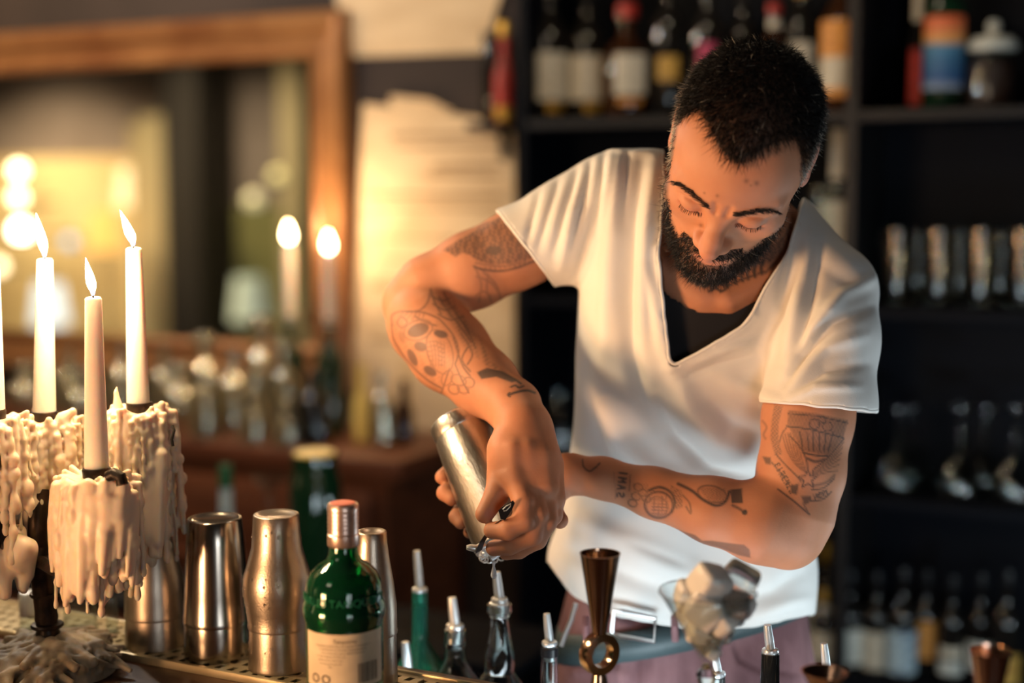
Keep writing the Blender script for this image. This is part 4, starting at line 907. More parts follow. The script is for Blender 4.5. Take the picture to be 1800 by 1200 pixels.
for i in range(26):
    x = rr_.uniform(-30, 52); y = rr_.uniform(935, 985); ex.append(rc(PW(x, y, 1.44 + rr_.uniform(-.02, .02)), PW(x + rr_.uniform(-8, 12), y + rr_.uniform(30, 70), 1.44 + rr_.uniform(-.02, .02)), rr_.uniform(.006, .011), rr_.uniform(.003, .007), .006))
wax(ex, .0020, 'wax_lump')
ex = []; cb = np.array(cand.location)
ex.append(ell(cb + [0, 0, .006], (.072, .066, .026), k=.01))
for i in range(150):
    a = rr_.uniform(0, 2 * math.pi); q = rr_.uniform(.01, .068); p_ = cb + [q * math.cos(a), q * math.sin(a), .030 * (1 - (q / .085) ** 2) + .006]; a2 = a + rr_.uniform(-1.4, 1.4); e = p_ + np.array([.028 * math.cos(a2), .028 * math.sin(a2), -rr_.uniform(.002, .016)])
    e[2] = max(e[2], ZB + .008); ex.append(rc(p_, e, rr_.uniform(.003, .0075), rr_.uniform(.002, .006), .0025))
V, F = sdf_mesh(ex, .0019); V[:, 2] = np.maximum(V[:, 2], ZB + .0005)
if vnormals(V, F)[np.argmax(V[:, 2])][2] < 0: F = F[:, ::-1]
fast_mesh('wax_mound', V - cb, F, M_oldwax, cand)
R0 = lambda p_: tuple(np.asarray(p_) - cb)
top = PW(66, 930, 1.45); ft = cb + [-.004, 0, .03]
st = [ft, cb + [-.006, 0, .06], top * .5 + cb * .5 + np.array([-.004, 0, .03]), top, PW(72, 860, 1.455)]
MB().tube([R0(p_) for p_ in spline(st, 18)], [.0135, .0120, .0130, .0105, .0125] + [.0115] * 4 + [.010] * 9, 16).build('stem', M_iron, cand)
for zf in (.035, .050, .085): MB().lathe([(.011, -.003), (.0165, -.002), (.0175, 0), (.0165, .002), (.011, .003)], 20, Matrix.Translation((-.005, 0, zf))).build('collar', M_iron, cand)
for kx, mid in (('c0', (20, 985, 1.43)), ('c2', (120, 1010, 1.40)), ('c3', (170, 985, 1.46)), ('c1', (76, 900, 1.46))):
    MB().tube([R0(p_) for p_ in spline([PW(68, 985, 1.45), PW(*mid), CL[kx] - [0, 0, .09], CL[kx] - [0, 0, .02], CL[kx] + [0, 0, .002]], 16)], .0065, 10).build('arm', M_iron, cand)
    MB().lathe([(.008, -.010), (.0135, -.006), (.0145, .006), (.0135, .0075), (.0115, .0075), (.0004, .006)], 24, Matrix.Translation(R0(CL[kx] + [0, 0, .002]))).build('socket', M_iron, cand)
MB().tube([R0(PW(*p_)) for p_ in [(190, 838, 1.362), (200, 832, 1.36), (212, 838, 1.358), (215, 852, 1.357)]], .006, 10).build('burnt_wax', M_iron, cand)
MB().tube([R0(PW(*p_)) for p_ in [(303, 748, 1.455), (306, 756, 1.453), (302, 772, 1.453), (304, 784, 1.453)]], .0016, 8).build('old_wick', M_wick, cand)
lv = RV * -.010
def tcandle(px0, py0, px1, py1, D, wb, wt, label, lean, fh, power=3.4):
    b_ = PW(px0, py0, D); e_ = PW(px1, py1, D); k_ = D / FPX; l_ = RV * lean * k_
    full_candle(b_, e_, wb / 2 * k_, wt / 2 * k_, label, fh * k_, 8.6 * k_, (l_[0], l_[1]), power, group='candles of the candelabrum')
tcandle(78, 728, 79, 455, 1.475, 40, 28, 'burning taper candle at the left, between the cut-off one and the shortest', -12, 72)
tcandle(170, 824, 164, 523, 1.40, 42, 29, 'shortest burning taper candle, standing in front', -11, 62)
tcandle(243, 712, 235, 436, 1.475, 40, 27, 'burning taper candle at the right, tallest above the wax', -21, 58)
tcandle(-12, 730, -16, 452, 1.43, 41, 29, 'taper candle cut off by the left edge of the photograph', -12, 68)

# small glass things on the tray
def gl(px_, y, rows, label, capm=None, caprow=None, m=M_glass, name='small_glass', cat='glass'):
    loc, k = place(px_, 1060, y); z0 = ZT if y > ty0 else ZB
    t = thing(name, (loc[0], y, z0), label, cat); pr = [(w_ * k, max(onY(px_, r_, y)[2] - z0, 0)) for r_, w_ in rows]; pr[0] = (pr[0][0], 0)
    MB().lathe(shell_prof(pr, .0014), 32).build('glass_wall', m, t)
    if capm:
        za, zb = onY(px_, caprow[1], y)[2] - z0, onY(px_, caprow[0], y)[2] - z0; r_ = caprow[2] * k
        MB().lathe([(r_, za), (r_ * 1.03, za + .002), (r_ * 1.03, zb - .002), (r_ * .93, zb), (.0004, zb + .0008)], 32).build('metal_cap', capm, t)
    return t
gl(52, 1.150, [(1136, 17), (1128, 18), (1080, 18), (1066, 18)], 'small glass shaker with knurled steel cap beside the candelabrum stem', M_steelcool, (1040, 1080, 17.5), name='salt_shaker', cat='shaker')
gl(140, 1.175, [(1120, 30), (1112, 31), (1060, 27), (1010, 22)], 'tall clear glass half hidden behind the candelabrum wax', name='tall_glass')
gl(196, 1.19, [(1135, 10), (1130, 11), (1060, 10), (1050, 8)], 'slim glass vial between the wax and the curved shaker', name='glass_vial', cat='vial')
# ------------------------------------------------------------------ tattoo drawing (ink density on the skin surface)
LETTERS = {'F': [[(0, 0), (0, 1)], [(0, 1), (.7, 1)], [(0, .55), (.5, .55)]], 'I': [[(.3, 0), (.3, 1)]], 'R': [[(0, 0), (0, 1), (.6, 1), (.6, .55), (0, .55), (.7, 0)]], 'E': [[(.7, 0), (0, 0), (0, 1), (.7, 1)], [(0, .5), (.5, .5)]],
           'N': [[(0, 0), (0, 1), (.7, 0), (.7, 1)]], 'Z': [[(0, 1), (.7, 1), (0, 0), (.7, 0)]], 'M': [[(0, 0), (0, 1), (.4, .4), (.8, 1), (.8, 0)]], 'A': [[(0, 0), (.4, 1), (.8, 0)], [(.2, .4), (.6, .4)]], 'S': [[(.7, .9), (.3, 1), (0, .8), (.2, .55), (.6, .42), (.7, .2), (.4, 0), (0, .1)]],
           'L': [[(0, 1), (0, 0), (.6, 0)]], 'B': [[(0, 0), (0, 1), (.5, .95), (.55, .6), (0, .52), (.6, .4), (.6, .05), (0, 0)]], 'T': [[(.35, 0), (.35, 1)], [(0, 1), (.7, 1)]], 'C': [[(.7, .85), (.35, 1), (0, .6), (.1, .15), (.4, 0), (.7, .15)]]}
def tattoo_ink(px, V, facing):
    out = np.zeros(len(px)); arm = (facing > -.05)
    zone = arm & (((px[:, 0] < 990) & (px[:, 1] < 720)) | ((px[:, 0] > 1010) & (px[:, 1] > 690)) | ((px[:, 0] > 1150) & (px[:, 0] < 1420) & (px[:, 1] > 380)))
    idx = np.where(zone)[0]; Q = px[idx]; o = np.zeros(len(Q))
    # keep chest/neck ink apart from the arms by depth
    def box(pts, pad):
        p = np.asarray(pts); return (Q[:, 0] > p[:, 0].min() - pad) & (Q[:, 0] < p[:, 0].max() + pad) & (Q[:, 1] > p[:, 1].min() - pad) & (Q[:, 1] < p[:, 1].max() + pad)
    def st(pts, w=2.0, v=.75, smooth=True):
        pts = np.asarray(pts, float)
        if smooth and len(pts) > 2: pts = spline(pts, len(pts) * 4)
        m = np.where(box(pts, w * 2 + 2))[0]
        if len(m) == 0: return
        d, _ = polydist(Q[m], pts); o[m] = np.maximum(o[m], v * np.clip(1.25 - d / w, 0, 1))
    def fl(poly, v=.6, pat=None, soft=3):
        m = np.where(box(poly, 4))[0]
        if len(m) == 0: return
        q = Q[m]; ins = inpoly(q, poly); d, _ = polydist(q, list(poly) + [poly[0]]); a = np.clip(np.where(ins, d, -d) / soft + .5, 0, 1)
        o[m] = np.maximum(o[m], v * a * (pat(q) if pat else 1))
    def el(c, r, ang=0, v=.6, line=None, n=22, dens=None):
        a = np.linspace(0, 2 * math.pi, n); ca, sa = math.cos(ang), math.sin(ang)
        pts = [(c[0] + r[0] * math.cos(t) * ca - r[1] * math.sin(t) * sa, c[1] + r[0] * math.cos(t) * sa + r[1] * math.sin(t) * ca) for t in a]
        if line: st(pts, line, v, False)
        else: fl(pts[:-1], v)
    def word(s, o0, dx, up, sz, w=1.6, v=.8, gap=1.0):
        dx = np.array(dx, float); up = np.array(up, float); p = np.array(o0, float)
        for ch in s:
            for sl in LETTERS.get(ch, []): st([p + dx * sz * .7 * a + up * sz * b for a, b in sl], w, v, False)
            p = p + dx * sz * gap
    # -- upper right arm (left in photo): dense ornament with beaded border
    n1 = lambda q: .62 + .30 * np.sin(q[:, 0] * .62 + 2.2 * np.sin(q[:, 1] * .30)) * np.sin(q[:, 1] * .55 + 1.6 * np.sin(q[:, 0] * .21)) + .16 * np.sin(q[:, 0] * 1.3 - q[:, 1] * .9)
    fl([(778, 440), (800, 425), (840, 402), (895, 372), (960, 455), (940, 452), (905, 463), (868, 466), (838, 458), (826, 448), (812, 444), (800, 452), (790, 444)], .95, n1)
    el((856, 405), (20, 12), -.4, .5, 3); el((868, 440), (16, 9), 0, .8); el((905, 430), (14, 10), .2, .5, 3); el((838, 430), (12, 8), .2, .6)
    st([(833, 468), (850, 474), (880, 476), (910, 470), (948, 455)], 2.6, .8); st([(836, 462), (880, 468), (925, 460)], 1.8, .6)
    for i in range(13): el((836 + i * 8.6, 471.5 + 4 * math.sin(i / 12 * math.pi) - i * 1.1), (2.6, 2.6), 0, .55)
    for s in ([(838, 475), (846, 500), (842, 530)], [(850, 478), (872, 500), (880, 525)], [(838, 486), (862, 496), (878, 516)], [(836, 520), (850, 512), (862, 520)], [(858, 482), (856, 510), (864, 530)]): st(s, 2.4, .42)
    # -- forearm skull
    for s in ([(690, 572), (688, 556), (700, 548), (722, 547), (748, 550), (772, 560)], [(688, 570), (692, 596), (706, 620), (726, 645), (752, 668), (776, 682)], [(772, 560), (796, 588), (806, 616), (800, 640)], [(757, 508), (752, 530), (738, 545), (716, 548)], [(757, 508), (764, 530), (776, 552)],
              [(772, 522), (786, 545), (806, 570), (828, 600)], [(758, 520), (776, 528), (790, 524)], [(762, 534), (782, 545), (800, 538)], [(770, 552), (792, 562), (814, 556)], [(780, 514), (800, 548), (822, 580), (836, 612)], [(706, 556), (716, 566), (706, 576), (698, 566), (706, 556)], [(730, 556), (748, 566), (766, 572)],
              [(796, 590), (812, 640), (826, 660)], [(800, 640), (812, 668), (824, 690)], [(790, 648), (782, 672), (776, 690)], [(812, 588), (830, 620), (822, 640)], [(822, 610), (812, 632), (826, 652)]): st(s, 2.3, .62)
    for a in range(6): st([(700 + a * 8, 556 + a * 2), (712 + a * 7, 548)], 1.7, .4)
    el((735, 580), (20, 12), -.35, .72); el((735, 580), (26, 17), -.35, .55, 2.2); el((775, 587), (13, 7), .25, .78); el((739, 609), (12, 9), .3, .66); el((725, 628), (7, 17), -.45, .72); el((756, 652), (13, 8), .6, .72); el((706, 592), (6, 12), -.3, .4)
    el((773, 618), (22, 40), -.28, .5, 2.2)
    for i in range(6): st([(752 + i * .8, 601 + i * 8), (766 + i * .8, 600 + i * 8), (780 + i * .3, 606 + i * 7.4)], 1.5, .5)
    for i in range(5): st([(756 + i * 6, 600), (760 + i * 5.5, 622), (761 + i * 5, 645)], 1.4, .45)
    for c, r in (((806, 668), (14, 9)), ((798, 684), (10, 8)), ((824, 672), (10, 9)), ((786, 664), (9, 14)), ((814, 684), (10, 7))): el(c, r, .4, .5, 2.1)
    sh = lambda q: .5 + .4 * np.sin(q[:, 0] * .5 + q[:, 1] * .33) * np.sin(q[:, 1] * .42)
    fl([(768, 526), (792, 520), (830, 580), (842, 630), (818, 610), (796, 570)], .55, sh, 8); fl([(690, 556), (712, 550), (722, 600), (756, 650), (784, 664), (770, 684), (724, 646), (694, 604)], .30, sh, 6); fl([(768, 560), (806, 600), (812, 660), (784, 672), (758, 650)], .22, sh, 6)  # first patch is mostly arm shade put into the ink
    fl([(838, 654), (856, 646), (884, 652), (912, 668), (900, 672), (872, 662), (846, 666)], .85, None, 3); st([(842, 656), (872, 652), (900, 664), (916, 674)], 2.4, .9); fl([(842, 590), (862, 634), (900, 662), (880, 656), (850, 640)], .55, sh, 4)
    st([(898, 680), (906, 677), (912, 681), (920, 678)], 2.2, .85); st([(894, 694), (908, 689), (926, 686), (940, 690)], 3.0, .9); st([(896, 690), (892, 694), (897, 697)], 1.8, .85)
    # -- left upper arm: shield with temple, wings, star, banners
    def z4(p): return [(1320 + x * .1834, 690 + y * .1834) for x, y in p]
    sh2 = lambda q: .78 + .22 * np.sin(q[:, 0] * 1.05) * np.sin(q[:, 1] * .5)
    fl(z4([(360, 165), (640, 200), (930, 265), (885, 430), (745, 600), (510, 560), (400, 400), (350, 300)]), .62, sh2)
    for c, r in (((610, 300), 42), ((735, 325), 40), ((690, 258), 26)): el(z4([c])[0], (r * .21, r * .21), 0, .85, 2.2)
    for c, r in (((425, 280), (70, 45)), ((850, 350), (45, 40))): el(z4([c])[0], (r[0] * .18, r[1] * .18), .1, .5, 2.2)
    st(z4([(345, 320), (560, 350), (880, 430)]), 2.6, .9, False); st(z4([(360, 200), (640, 225), (925, 290)]), 2.2, .85, False); st(z4([(500, 575), (620, 600), (735, 605)]), 2.4, .85); st(z4([(540, 630), (620, 660), (700, 640)]), 3.4, .8)
    for x0, x1 in ((470, 500), (540, 550), (600, 600), (660, 655), (720, 700), (790, 740)): st(z4([(x0, 380), (x1, 555)]), 2.6, .85, False)
    br = lambda q: .55 + .4 * np.sin(q[:, 1] * 1.5) * np.sin(q[:, 0] * 1.0)
    fl(z4([(225, 110), (305, 130), (265, 300), (265, 450), (300, 590), (230, 600), (185, 430), (200, 250)]), .75, br)
    for i in range(6): st(z4([(300 + i * 26, 400 + i * 26 - 30 * i), (350 + i * 26, 560 + i * 10), (430 + i * 18, 690 + i * 8), (520 + i * 4, 760)]), 1.7, .5)
    st(z4([(345, 330), (300, 390), (275, 470)]), 1.9, .6); st(z4([(370, 410), (470, 520), (530, 640), (545, 750)]), 2.2, .75)
    for i in range(6): st(z4([(890 - i * 12, 470 + i * 55), (800 - i * 12, 590 + i * 34), (690 - i * 10, 690 + i * 20), (605, 770 + i * 8)]), 1.7, .5)
    st(z4([(890, 440), (740, 620), (600, 740), (600, 800)]), 2.2, .75)
    c = np.array(z4([(545, 830)])[0]); stp = [c + np.array([math.sin(a), -math.cos(a)]) * (17 if i % 2 == 0 else 7.5) for i, a in enumerate(np.linspace(0, 2 * math.pi, 11))]; st(stp, 1.9, .8, False)
    st(z4([(140, 620), (210, 680), (330, 830), (400, 930)]), 2.0, .7); st(z4([(240, 590), (330, 690), (440, 800), (480, 850)]), 2.0, .7); fl(z4([(110, 610), (190, 620), (190, 690), (140, 680)]), .75)
    word('FIRENZE', (1361, 818), (.50, .86), (.86, -.50), 9.5, 1.6, .85, .92); fl(z4([(380, 890), (460, 870), (440, 980), (380, 960)]), .8); fl(z4([(480, 990), (570, 990), (560, 1050), (515, 1080)]), .7)
    st(z4([(585, 930), (700, 910), (800, 820)]), 1.9, .7); st(z4([(560, 1040), (690, 1020), (770, 950)]), 1.9, .7); word('LIBERT', (1426, 880), (.93, -.36), (-.3, -.95), 8.0, 1.5, .75, .72); st(z4([(600, 890), (720, 860), (800, 790)]), 3.0, .55)
    st(z4([(260, 925), (400, 1030), (560, 1165)]), 2.2, .8, False); st(z4([(500, 1060), (560, 1165)]), 1.8, .6, False); st(z4([(110, 270), (150, 330), (120, 400), (140, 440)]), 2.6, .45)
    # -- left forearm
    st([(1024, 808), (1026, 820), (1036, 828), (1046, 822), (1054, 814)], 2.2, .75)
    word('SAMI', (1084, 872), (.12, -.97), (.97, .12), 13, 2.4, .85, 1.02)
    st([(1080, 830), (1082, 876)], 1.4, .35, False); st([(1108, 834), (1106, 862)], 1.6, .5, False)
    el((1158, 887), (25, 23), .2, .75, 3); el((1155, 890), (19, 17), .2, .5, 2)
    for i in range(5): st([(1146, 878 + i * 6), (1174, 880 + i * 6)], 1.5, .55, False)
    for i in range(4): st([(1150 + i * 7, 872), (1150 + i * 7, 906)], 1.4, .5, False)
    st([(1140, 862), (1160, 856), (1180, 866), (1186, 884), (1180, 900)], 3.4, .85); fl([(1178, 852), (1198, 862), (1200, 890), (1188, 896)], .7, br); st([(1200, 870), (1212, 884), (1214, 902), (1206, 890)], 2.2, .6)
    for c_ in ((1122, 856), (1130, 866), (1118, 872), (1136, 876), (1112, 884)): el(c_, (8, 6), .4, .6, 2)
    fl([(1112, 848), (1140, 850), (1138, 880), (1116, 876)], .35, br)
    st([(1192, 850), (1216, 862), (1236, 878), (1258, 888), (1274, 882), (1282, 864)], 3.6, .9); el((1252, 868), (26, 14), .25, .6, 2.4); fl([(1228, 856), (1276, 858), (1274, 880), (1244, 880)], .55, br); fl([(1284, 860), (1304, 858), (1306, 884), (1286, 884)], .85); st([(1288, 888), (1300, 894), (1308, 900)], 3.4, .7); el((1309, 900), (5, 5), 0, .95)
    fl([(1172, 929), (1190, 929), (1202, 934), (1222, 940), (1234, 950), (1252, 950), (1280, 954), (1308, 957), (1318, 966), (1319, 980), (1300, 976), (1262, 962), (1232, 956), (1206, 944)], .62)
    # -- chest script under the beard and side of the neck
    for x, y, hgt in ((1214, 484, 20), (1226, 490, 20), (1238, 494, 20), (1250, 488, 26), (1278, 496, 16), (1292, 488, 22), (1304, 482, 24), (1314, 478, 26), (1326, 474, 26), (1338, 470, 24)):
        st([(x + 4, y - hgt * .5), (x, y), (x + 1, y + hgt * .45)], 4.2, .92); st([(x - 5, y - hgt * .3), (x + 6, y - hgt * .55)], 2.4, .85, False); st([(x - 5, y + hgt * .42), (x + 7, y + hgt * .30)], 2.4, .8, False)
    st([(1246, 512), (1258, 506), (1268, 512), (1280, 504)], 3.0, .9); st([(1262, 480), (1274, 486), (1266, 498), (1254, 500)], 3.4, .9)
    fl([(1350, 420), (1392, 392), (1398, 420), (1372, 452), (1350, 462), (1342, 446)], .8, n1); st([(1345, 480), (1362, 462), (1385, 440)], 3, .7)
    # grey wash of drawing and painted shade fades at its edge only; a tattoo never reaches full black
    out[idx] = np.clip(o, 0, .93); return out
# ------------------------------------------------------------------ the bartender
HQ = (math.radians(55.07), math.radians(13.22), math.radians(6.21))
def headrot(p, y, r):
    c1, s1, c2, s2, c3, s3 = math.cos(p), math.sin(p), math.cos(y), math.sin(y), math.cos(r), math.sin(r)
    M0 = np.array([[1, 0, 0], [0, 0, 1], [0, -1, 0]], float); Ry = np.array([[c2, 0, s2], [0, 1, 0], [-s2, 0, c2]])
    Rx = np.array([[1, 0, 0], [0, c1, s1], [0, -s1, c1]]); Rz = np.array([[c3, s3, 0], [-s3, c3, 0], [0, 0, 1]])
    return Rz @ Rx @ Ry @ M0
HR = headrot(*HQ); HD = 1.42; HS = 0.899 * HD / 1.36; HC = P(1298.7, 274.1, HD)
def hl(Q): return (Q - HC) @ HR / HS             # camera frame -> head frame
def hg(x): return HC + HS * (HR @ np.asarray(x, float))

def mirror2(fn): return [fn(-1), fn(1)]
head = [
    ell((0, -.014, .034), (.0755, .098, .086), k=.01),
    ell((0, .030, .030), (.064, .062, .064), k=.03),
    ell((0, .030, -.030), (.060, .058, .070), k=.03),
    ell((0, .040, -.072), (.046, .048, .046), k=.025),
    rc((-.052, .000, -.060), (-.014, .073, -.098), .018, .016, .025), rc((.052, .000, -.060), (.014, .073, -.098), .018, .016, .025),
    ell((0, .080, -.099), (.019, .017, .016), k=.02),
    ell((-.046, .056, -.024), (.020, .020, .017), k=.02), ell((.046, .056, -.024), (.020, .020, .017), k=.02),
    rc((-.050, .068, .016), (-.014, .085, .011), .0085, .0085, .014), rc((.050, .068, .016), (.014, .085, .011), .0085, .0085, .014),
    ell((-.032, .099, -.006), (.0155, .016, .0125), k=.012, op='s'), ell((.032, .099, -.006), (.0155, .016, .0125), k=.012, op='s'),
    ell((-.032, .0745, -.006), (.0155, .0145, .0120), k=.004), ell((.032, .0745, -.006), (.0155, .0145, .0120), k=.004),
    # folds above and under the lids
    rc((-.046, .0805, .0035), (-.020, .0885, .0035), .0012, .0012, .003, 's'), rc((.046, .0805, .0035), (.020, .0885, .0035), .0012, .0012, .003, 's'),
    rc((-.0455, .0790, -.0115), (-.0185, .0850, -.0125), .0014, .0014, .003, 's'), rc((.0455, .0790, -.0115), (.0185, .0850, -.0125), .0014, .0014, .003, 's'),
    # nose
    rc((0, .083, .006), (0, .103, -.026), .0098, .0105, .012), rc((0, .1025, -.026), (0, .1100, -.039), .0098, .0112, .006),
    ell((-.0135, .0945, -.0435), (.0078, .0100, .0075), k=.011), ell((.0135, .0945, -.0435), (.0078, .0100, .0075), k=.011),
    ell((-.0065, .104, -.0515), (.0036, .0055, .003), k=.003, op='s'), ell((.0065, .104, -.0515), (.0036, .0055, .003), k=.003, op='s'),
    # frown crease
    rc((-.0075, .0965, .020), (-.0055, .0970, .008), .0010, .0012, .006, 's'), rc((.0085, .0965, .020), (.0065, .0970, .008), .0010, .0012, .006, 's'),
    # lips
    rc((-.021, .083, -.071), (0, .0915, -.068), .0045, .0065, .006), rc((.021, .083, -.071), (0, .0915, -.068), .0045, .0065, .006),
    rc((-.018, .083, -.0765), (.018, .083, -.0765), .0065, .0065, .006), rc((-.022, .088, -.0725), (.022, .088, -.0725), .0012, .0012, .002, 's'),
]
def ear(s):
    R = Matrix.Rotation(s * .28, 3, 'Z') @ Matrix.Rotation(-.18, 3, 'X'); R = np.array(R)
    c = np.array([s * .0755, -.026, -.002])
    return [ell(c, (.0065, .0185, .031), R, .006), ell(c + np.array([s * .006, .003, .004]), (.0045, .011, .019), R, .004, 's'),
            ell(c + np.array([s * .001, .006, -.026]), (.005, .009, .011), R, .006), ell(c + np.array([-s * .004, .008, -.004]), (.008, .008, .014), R, .006)]
head += ear(-1) + ear(1)
body = [xf(p, HC, HR, HS) for p in head]

# ---- torso as a loft over image rows: (row, left px, right px, depth centre, half depth)
def loft(rows, inset=0.0, nexp=2.4, k=.02, ends=True):
    rows = np.array(rows, float); Dc = rows[:, 3]
    Y = -(rows[:, 0] - 600) / FPX * Dc; cx = ((rows[:, 1] + rows[:, 2]) / 2 - 900) / FPX * Dc; a = (rows[:, 2] - rows[:, 1]) / 2 / FPX * Dc
    tab = spline(np.stack([Y, cx, a, Dc, rows[:, 4]], 1), 80); tab = tab[np.argsort(tab[:, 0])]
    def f(Q):
        y = Q[:, 1]; c = np.interp(y, tab[:, 0], tab[:, 1]); A = np.interp(y, tab[:, 0], tab[:, 2]) - inset; Dz = np.interp(y, tab[:, 0], tab[:, 3]); b = np.interp(y, tab[:, 0], tab[:, 4]) - inset
        A = np.maximum(A, .01); b = np.maximum(b, .01)
        q = ((np.abs(Q[:, 0] - c) / A) ** nexp + (np.abs(Q[:, 2] - Dz) / b) ** nexp + 1e-12) ** (1 / nexp)
        d = (q - 1) * np.minimum(A, b)
        return np.maximum(d, np.maximum(y - tab[-1, 0] + inset, tab[0, 0] - y + inset))
    lo = np.array([(tab[:, 1] - tab[:, 2]).min(), tab[0, 0], (tab[:, 3] - tab[:, 4]).min()]); hi = np.array([(tab[:, 1] + tab[:, 2]).max(), tab[-1, 0], (tab[:, 3] + tab[:, 4]).max()])
    return dict(f=f, k=k, op='u', lo=lo, hi=hi)
TORSO = [(276, 1080, 1165, 1.60, .045), (300, 1055, 1235, 1.60, .062), (340, 1025, 1385, 1.60, .085), (400, 1018, 1440, 1.60, .103), (460, 1020, 1462, 1.605, .116),
         (540, 1018, 1455, 1.615, .124), (620, 1015, 1425, 1.63, .124), (720, 1012, 1412, 1.65, .116), (820, 1003, 1405, 1.67, .108), (900, 988, 1412, 1.68, .108), (985, 964, 1430, 1.685, .113), (1060, 990, 1428, 1.685, .112), (1130, 1015, 1415, 1.685, .105)]
body += [loft(TORSO[:-2] + [(1030, 1005, 1410, 1.685, .085)], inset=.020, k=.03)]
nb = P(1283, 430, 1.585)
body += [rc(hg((0, -.028, -.045)), nb, .054, .060, .02), rc(P(1283, 430, 1.60), P(1110, 345, 1.605), .045, .050, .04), rc(P(1290, 440, 1.605), P(1430, 475, 1.585), .042, .034, .04)]
# collar bones
body += [rc(P(1235, 520, 1.512), P(1120, 430, 1.53), .011, .010, .02), rc(P(1280, 525, 1.508), P(1350, 490, 1.515), .011, .009, .02)]
# his right arm (left in the photograph)
body += chain([(P(1080, 350, 1.60), .056), (P(1010, 385, 1.60), .053), (P(905, 440, 1.605), .044), (P(830, 475, 1.61), .0435), (P(757, 508, 1.615), .0385), (P(722, 530, 1.62), .034)], .02, .015)
body += chain([(P(728, 540, 1.612), .036), (P(752, 570, 1.592), .0455), (P(790, 617, 1.565), .0455), (P(850, 672, 1.515), .036), (P(899, 712, 1.472), .0285)], .005, .012)
# his left arm
body += chain([(P(1452, 530, 1.545), .045), (P(1440, 620, 1.505), .046), (P(1420, 735, 1.485), .0470), (P(1408, 830, 1.475), .0445), (P(1392, 905, 1.465), .042), (P(1384, 940, 1.463), .0345)], .02, .015)
body += chain([(P(1384, 938, 1.463), .035), (P(1340, 918, 1.458), .0430), (P(1255, 897, 1.463), .0345), (P(1150, 866, 1.482), .0262), (P(1060, 840, 1.496), .0213), (P(1000, 833, 1.503), .0208)], .012, .012)
# ---- right hand (in front of the shaker), back of the hand towards the camera
def fing(pts, k=.004): return chain([(P(*p[:3]), p[3]) for p in pts], k, .003)
body += fing([(905, 716, 1.468, .028), (915, 745, 1.447, .026), (905, 800, 1.424, .024), (900, 835, 1.413, .0165)], .012)
body += fing([(920, 745, 1.447, .026), (945, 805, 1.424, .022), (955, 855, 1.413, .0165)], .012)
body += fing([(935, 760, 1.450, .022), (962, 820, 1.435, .017), (972, 875, 1.422, .013)], .012)
body += fing([(890, 790, 1.430, .020), (884, 835, 1.425, .0165), (873, 868, 1.412, .0125), (852, 903, 1.403, .0098)], .010)          # thumb
body += fing([(906, 838, 1.410, .0135), (920, 882, 1.393, .0115), (921, 915, 1.389, .0112), (893, 931, 1.388, .0105), (865, 932, 1.396, .0088)], .006)   # index
body += fing([(935, 855, 1.412, .0130), (945, 905, 1.397, .0110), (935, 940, 1.400, .0106), (895, 958, 1.408, .0100), (868, 963, 1.414, .0085)], .003)     # middle
body += fing([(957, 866, 1.417, .0128), (962, 915, 1.405, .0105), (944, 948, 1.412, .0100), (912, 966, 1.424, .0092), (890, 971, 1.430, .0080)], .003)    # ring
body += fing([(973, 878, 1.424, .0120), (972, 905, 1.420, .0098), (952, 935, 1.432, .0090), (925, 955, 1.442, .0080)], .003)                               # little
for a_, b_ in (((902, 785, 1.4055), (907, 838, 1.401)), ((928, 785, 1.4065), (935, 852, 1.402)), ((948, 795, 1.418), (957, 864, 1.409))):
    body += [rc(P(*a_), P(*b_), .0018, .0030, .012)]
# ---- left hand, behind the shaker, finger tips on its left side, thumb tip low right
body += fing([(1000, 833, 1.503, .0208), (955, 835, 1.515, .022), (915, 840, 1.525, .020)], .012)
body += fing([(965, 850, 1.512, .019), (925, 872, 1.525, .017), (900, 885, 1.532, .014)], .012)
body += fing([(915, 830, 1.530, .012), (868, 812, 1.556, .0105), (806, 816, 1.556, .0098), (778, 838, 1.522, .0085)], .006)
body += fing([(912, 845, 1.530, .012), (866, 846, 1.553, .0105), (806, 846, 1.545, .0098), (782, 866, 1.507, .0088), (794, 876, 1.500, .0080)], .004)
body += fing([(906, 865, 1.530, .012), (862, 878, 1.548, .0102), (818, 885, 1.535, .0094), (803, 908, 1.495, .0084), (810, 918, 1.488, .0076)], .004)
body += fing([(900, 882, 1.530, .011), (862, 905, 1.540, .0095), (832, 920, 1.525, .0085), (826, 935, 1.505, .0072)], .004)
body += fing([(975, 855, 1.505, .017), (965, 888, 1.480, .0135), (975, 905, 1.462, .0105), (984, 914, 1.452, .0092)], .008)

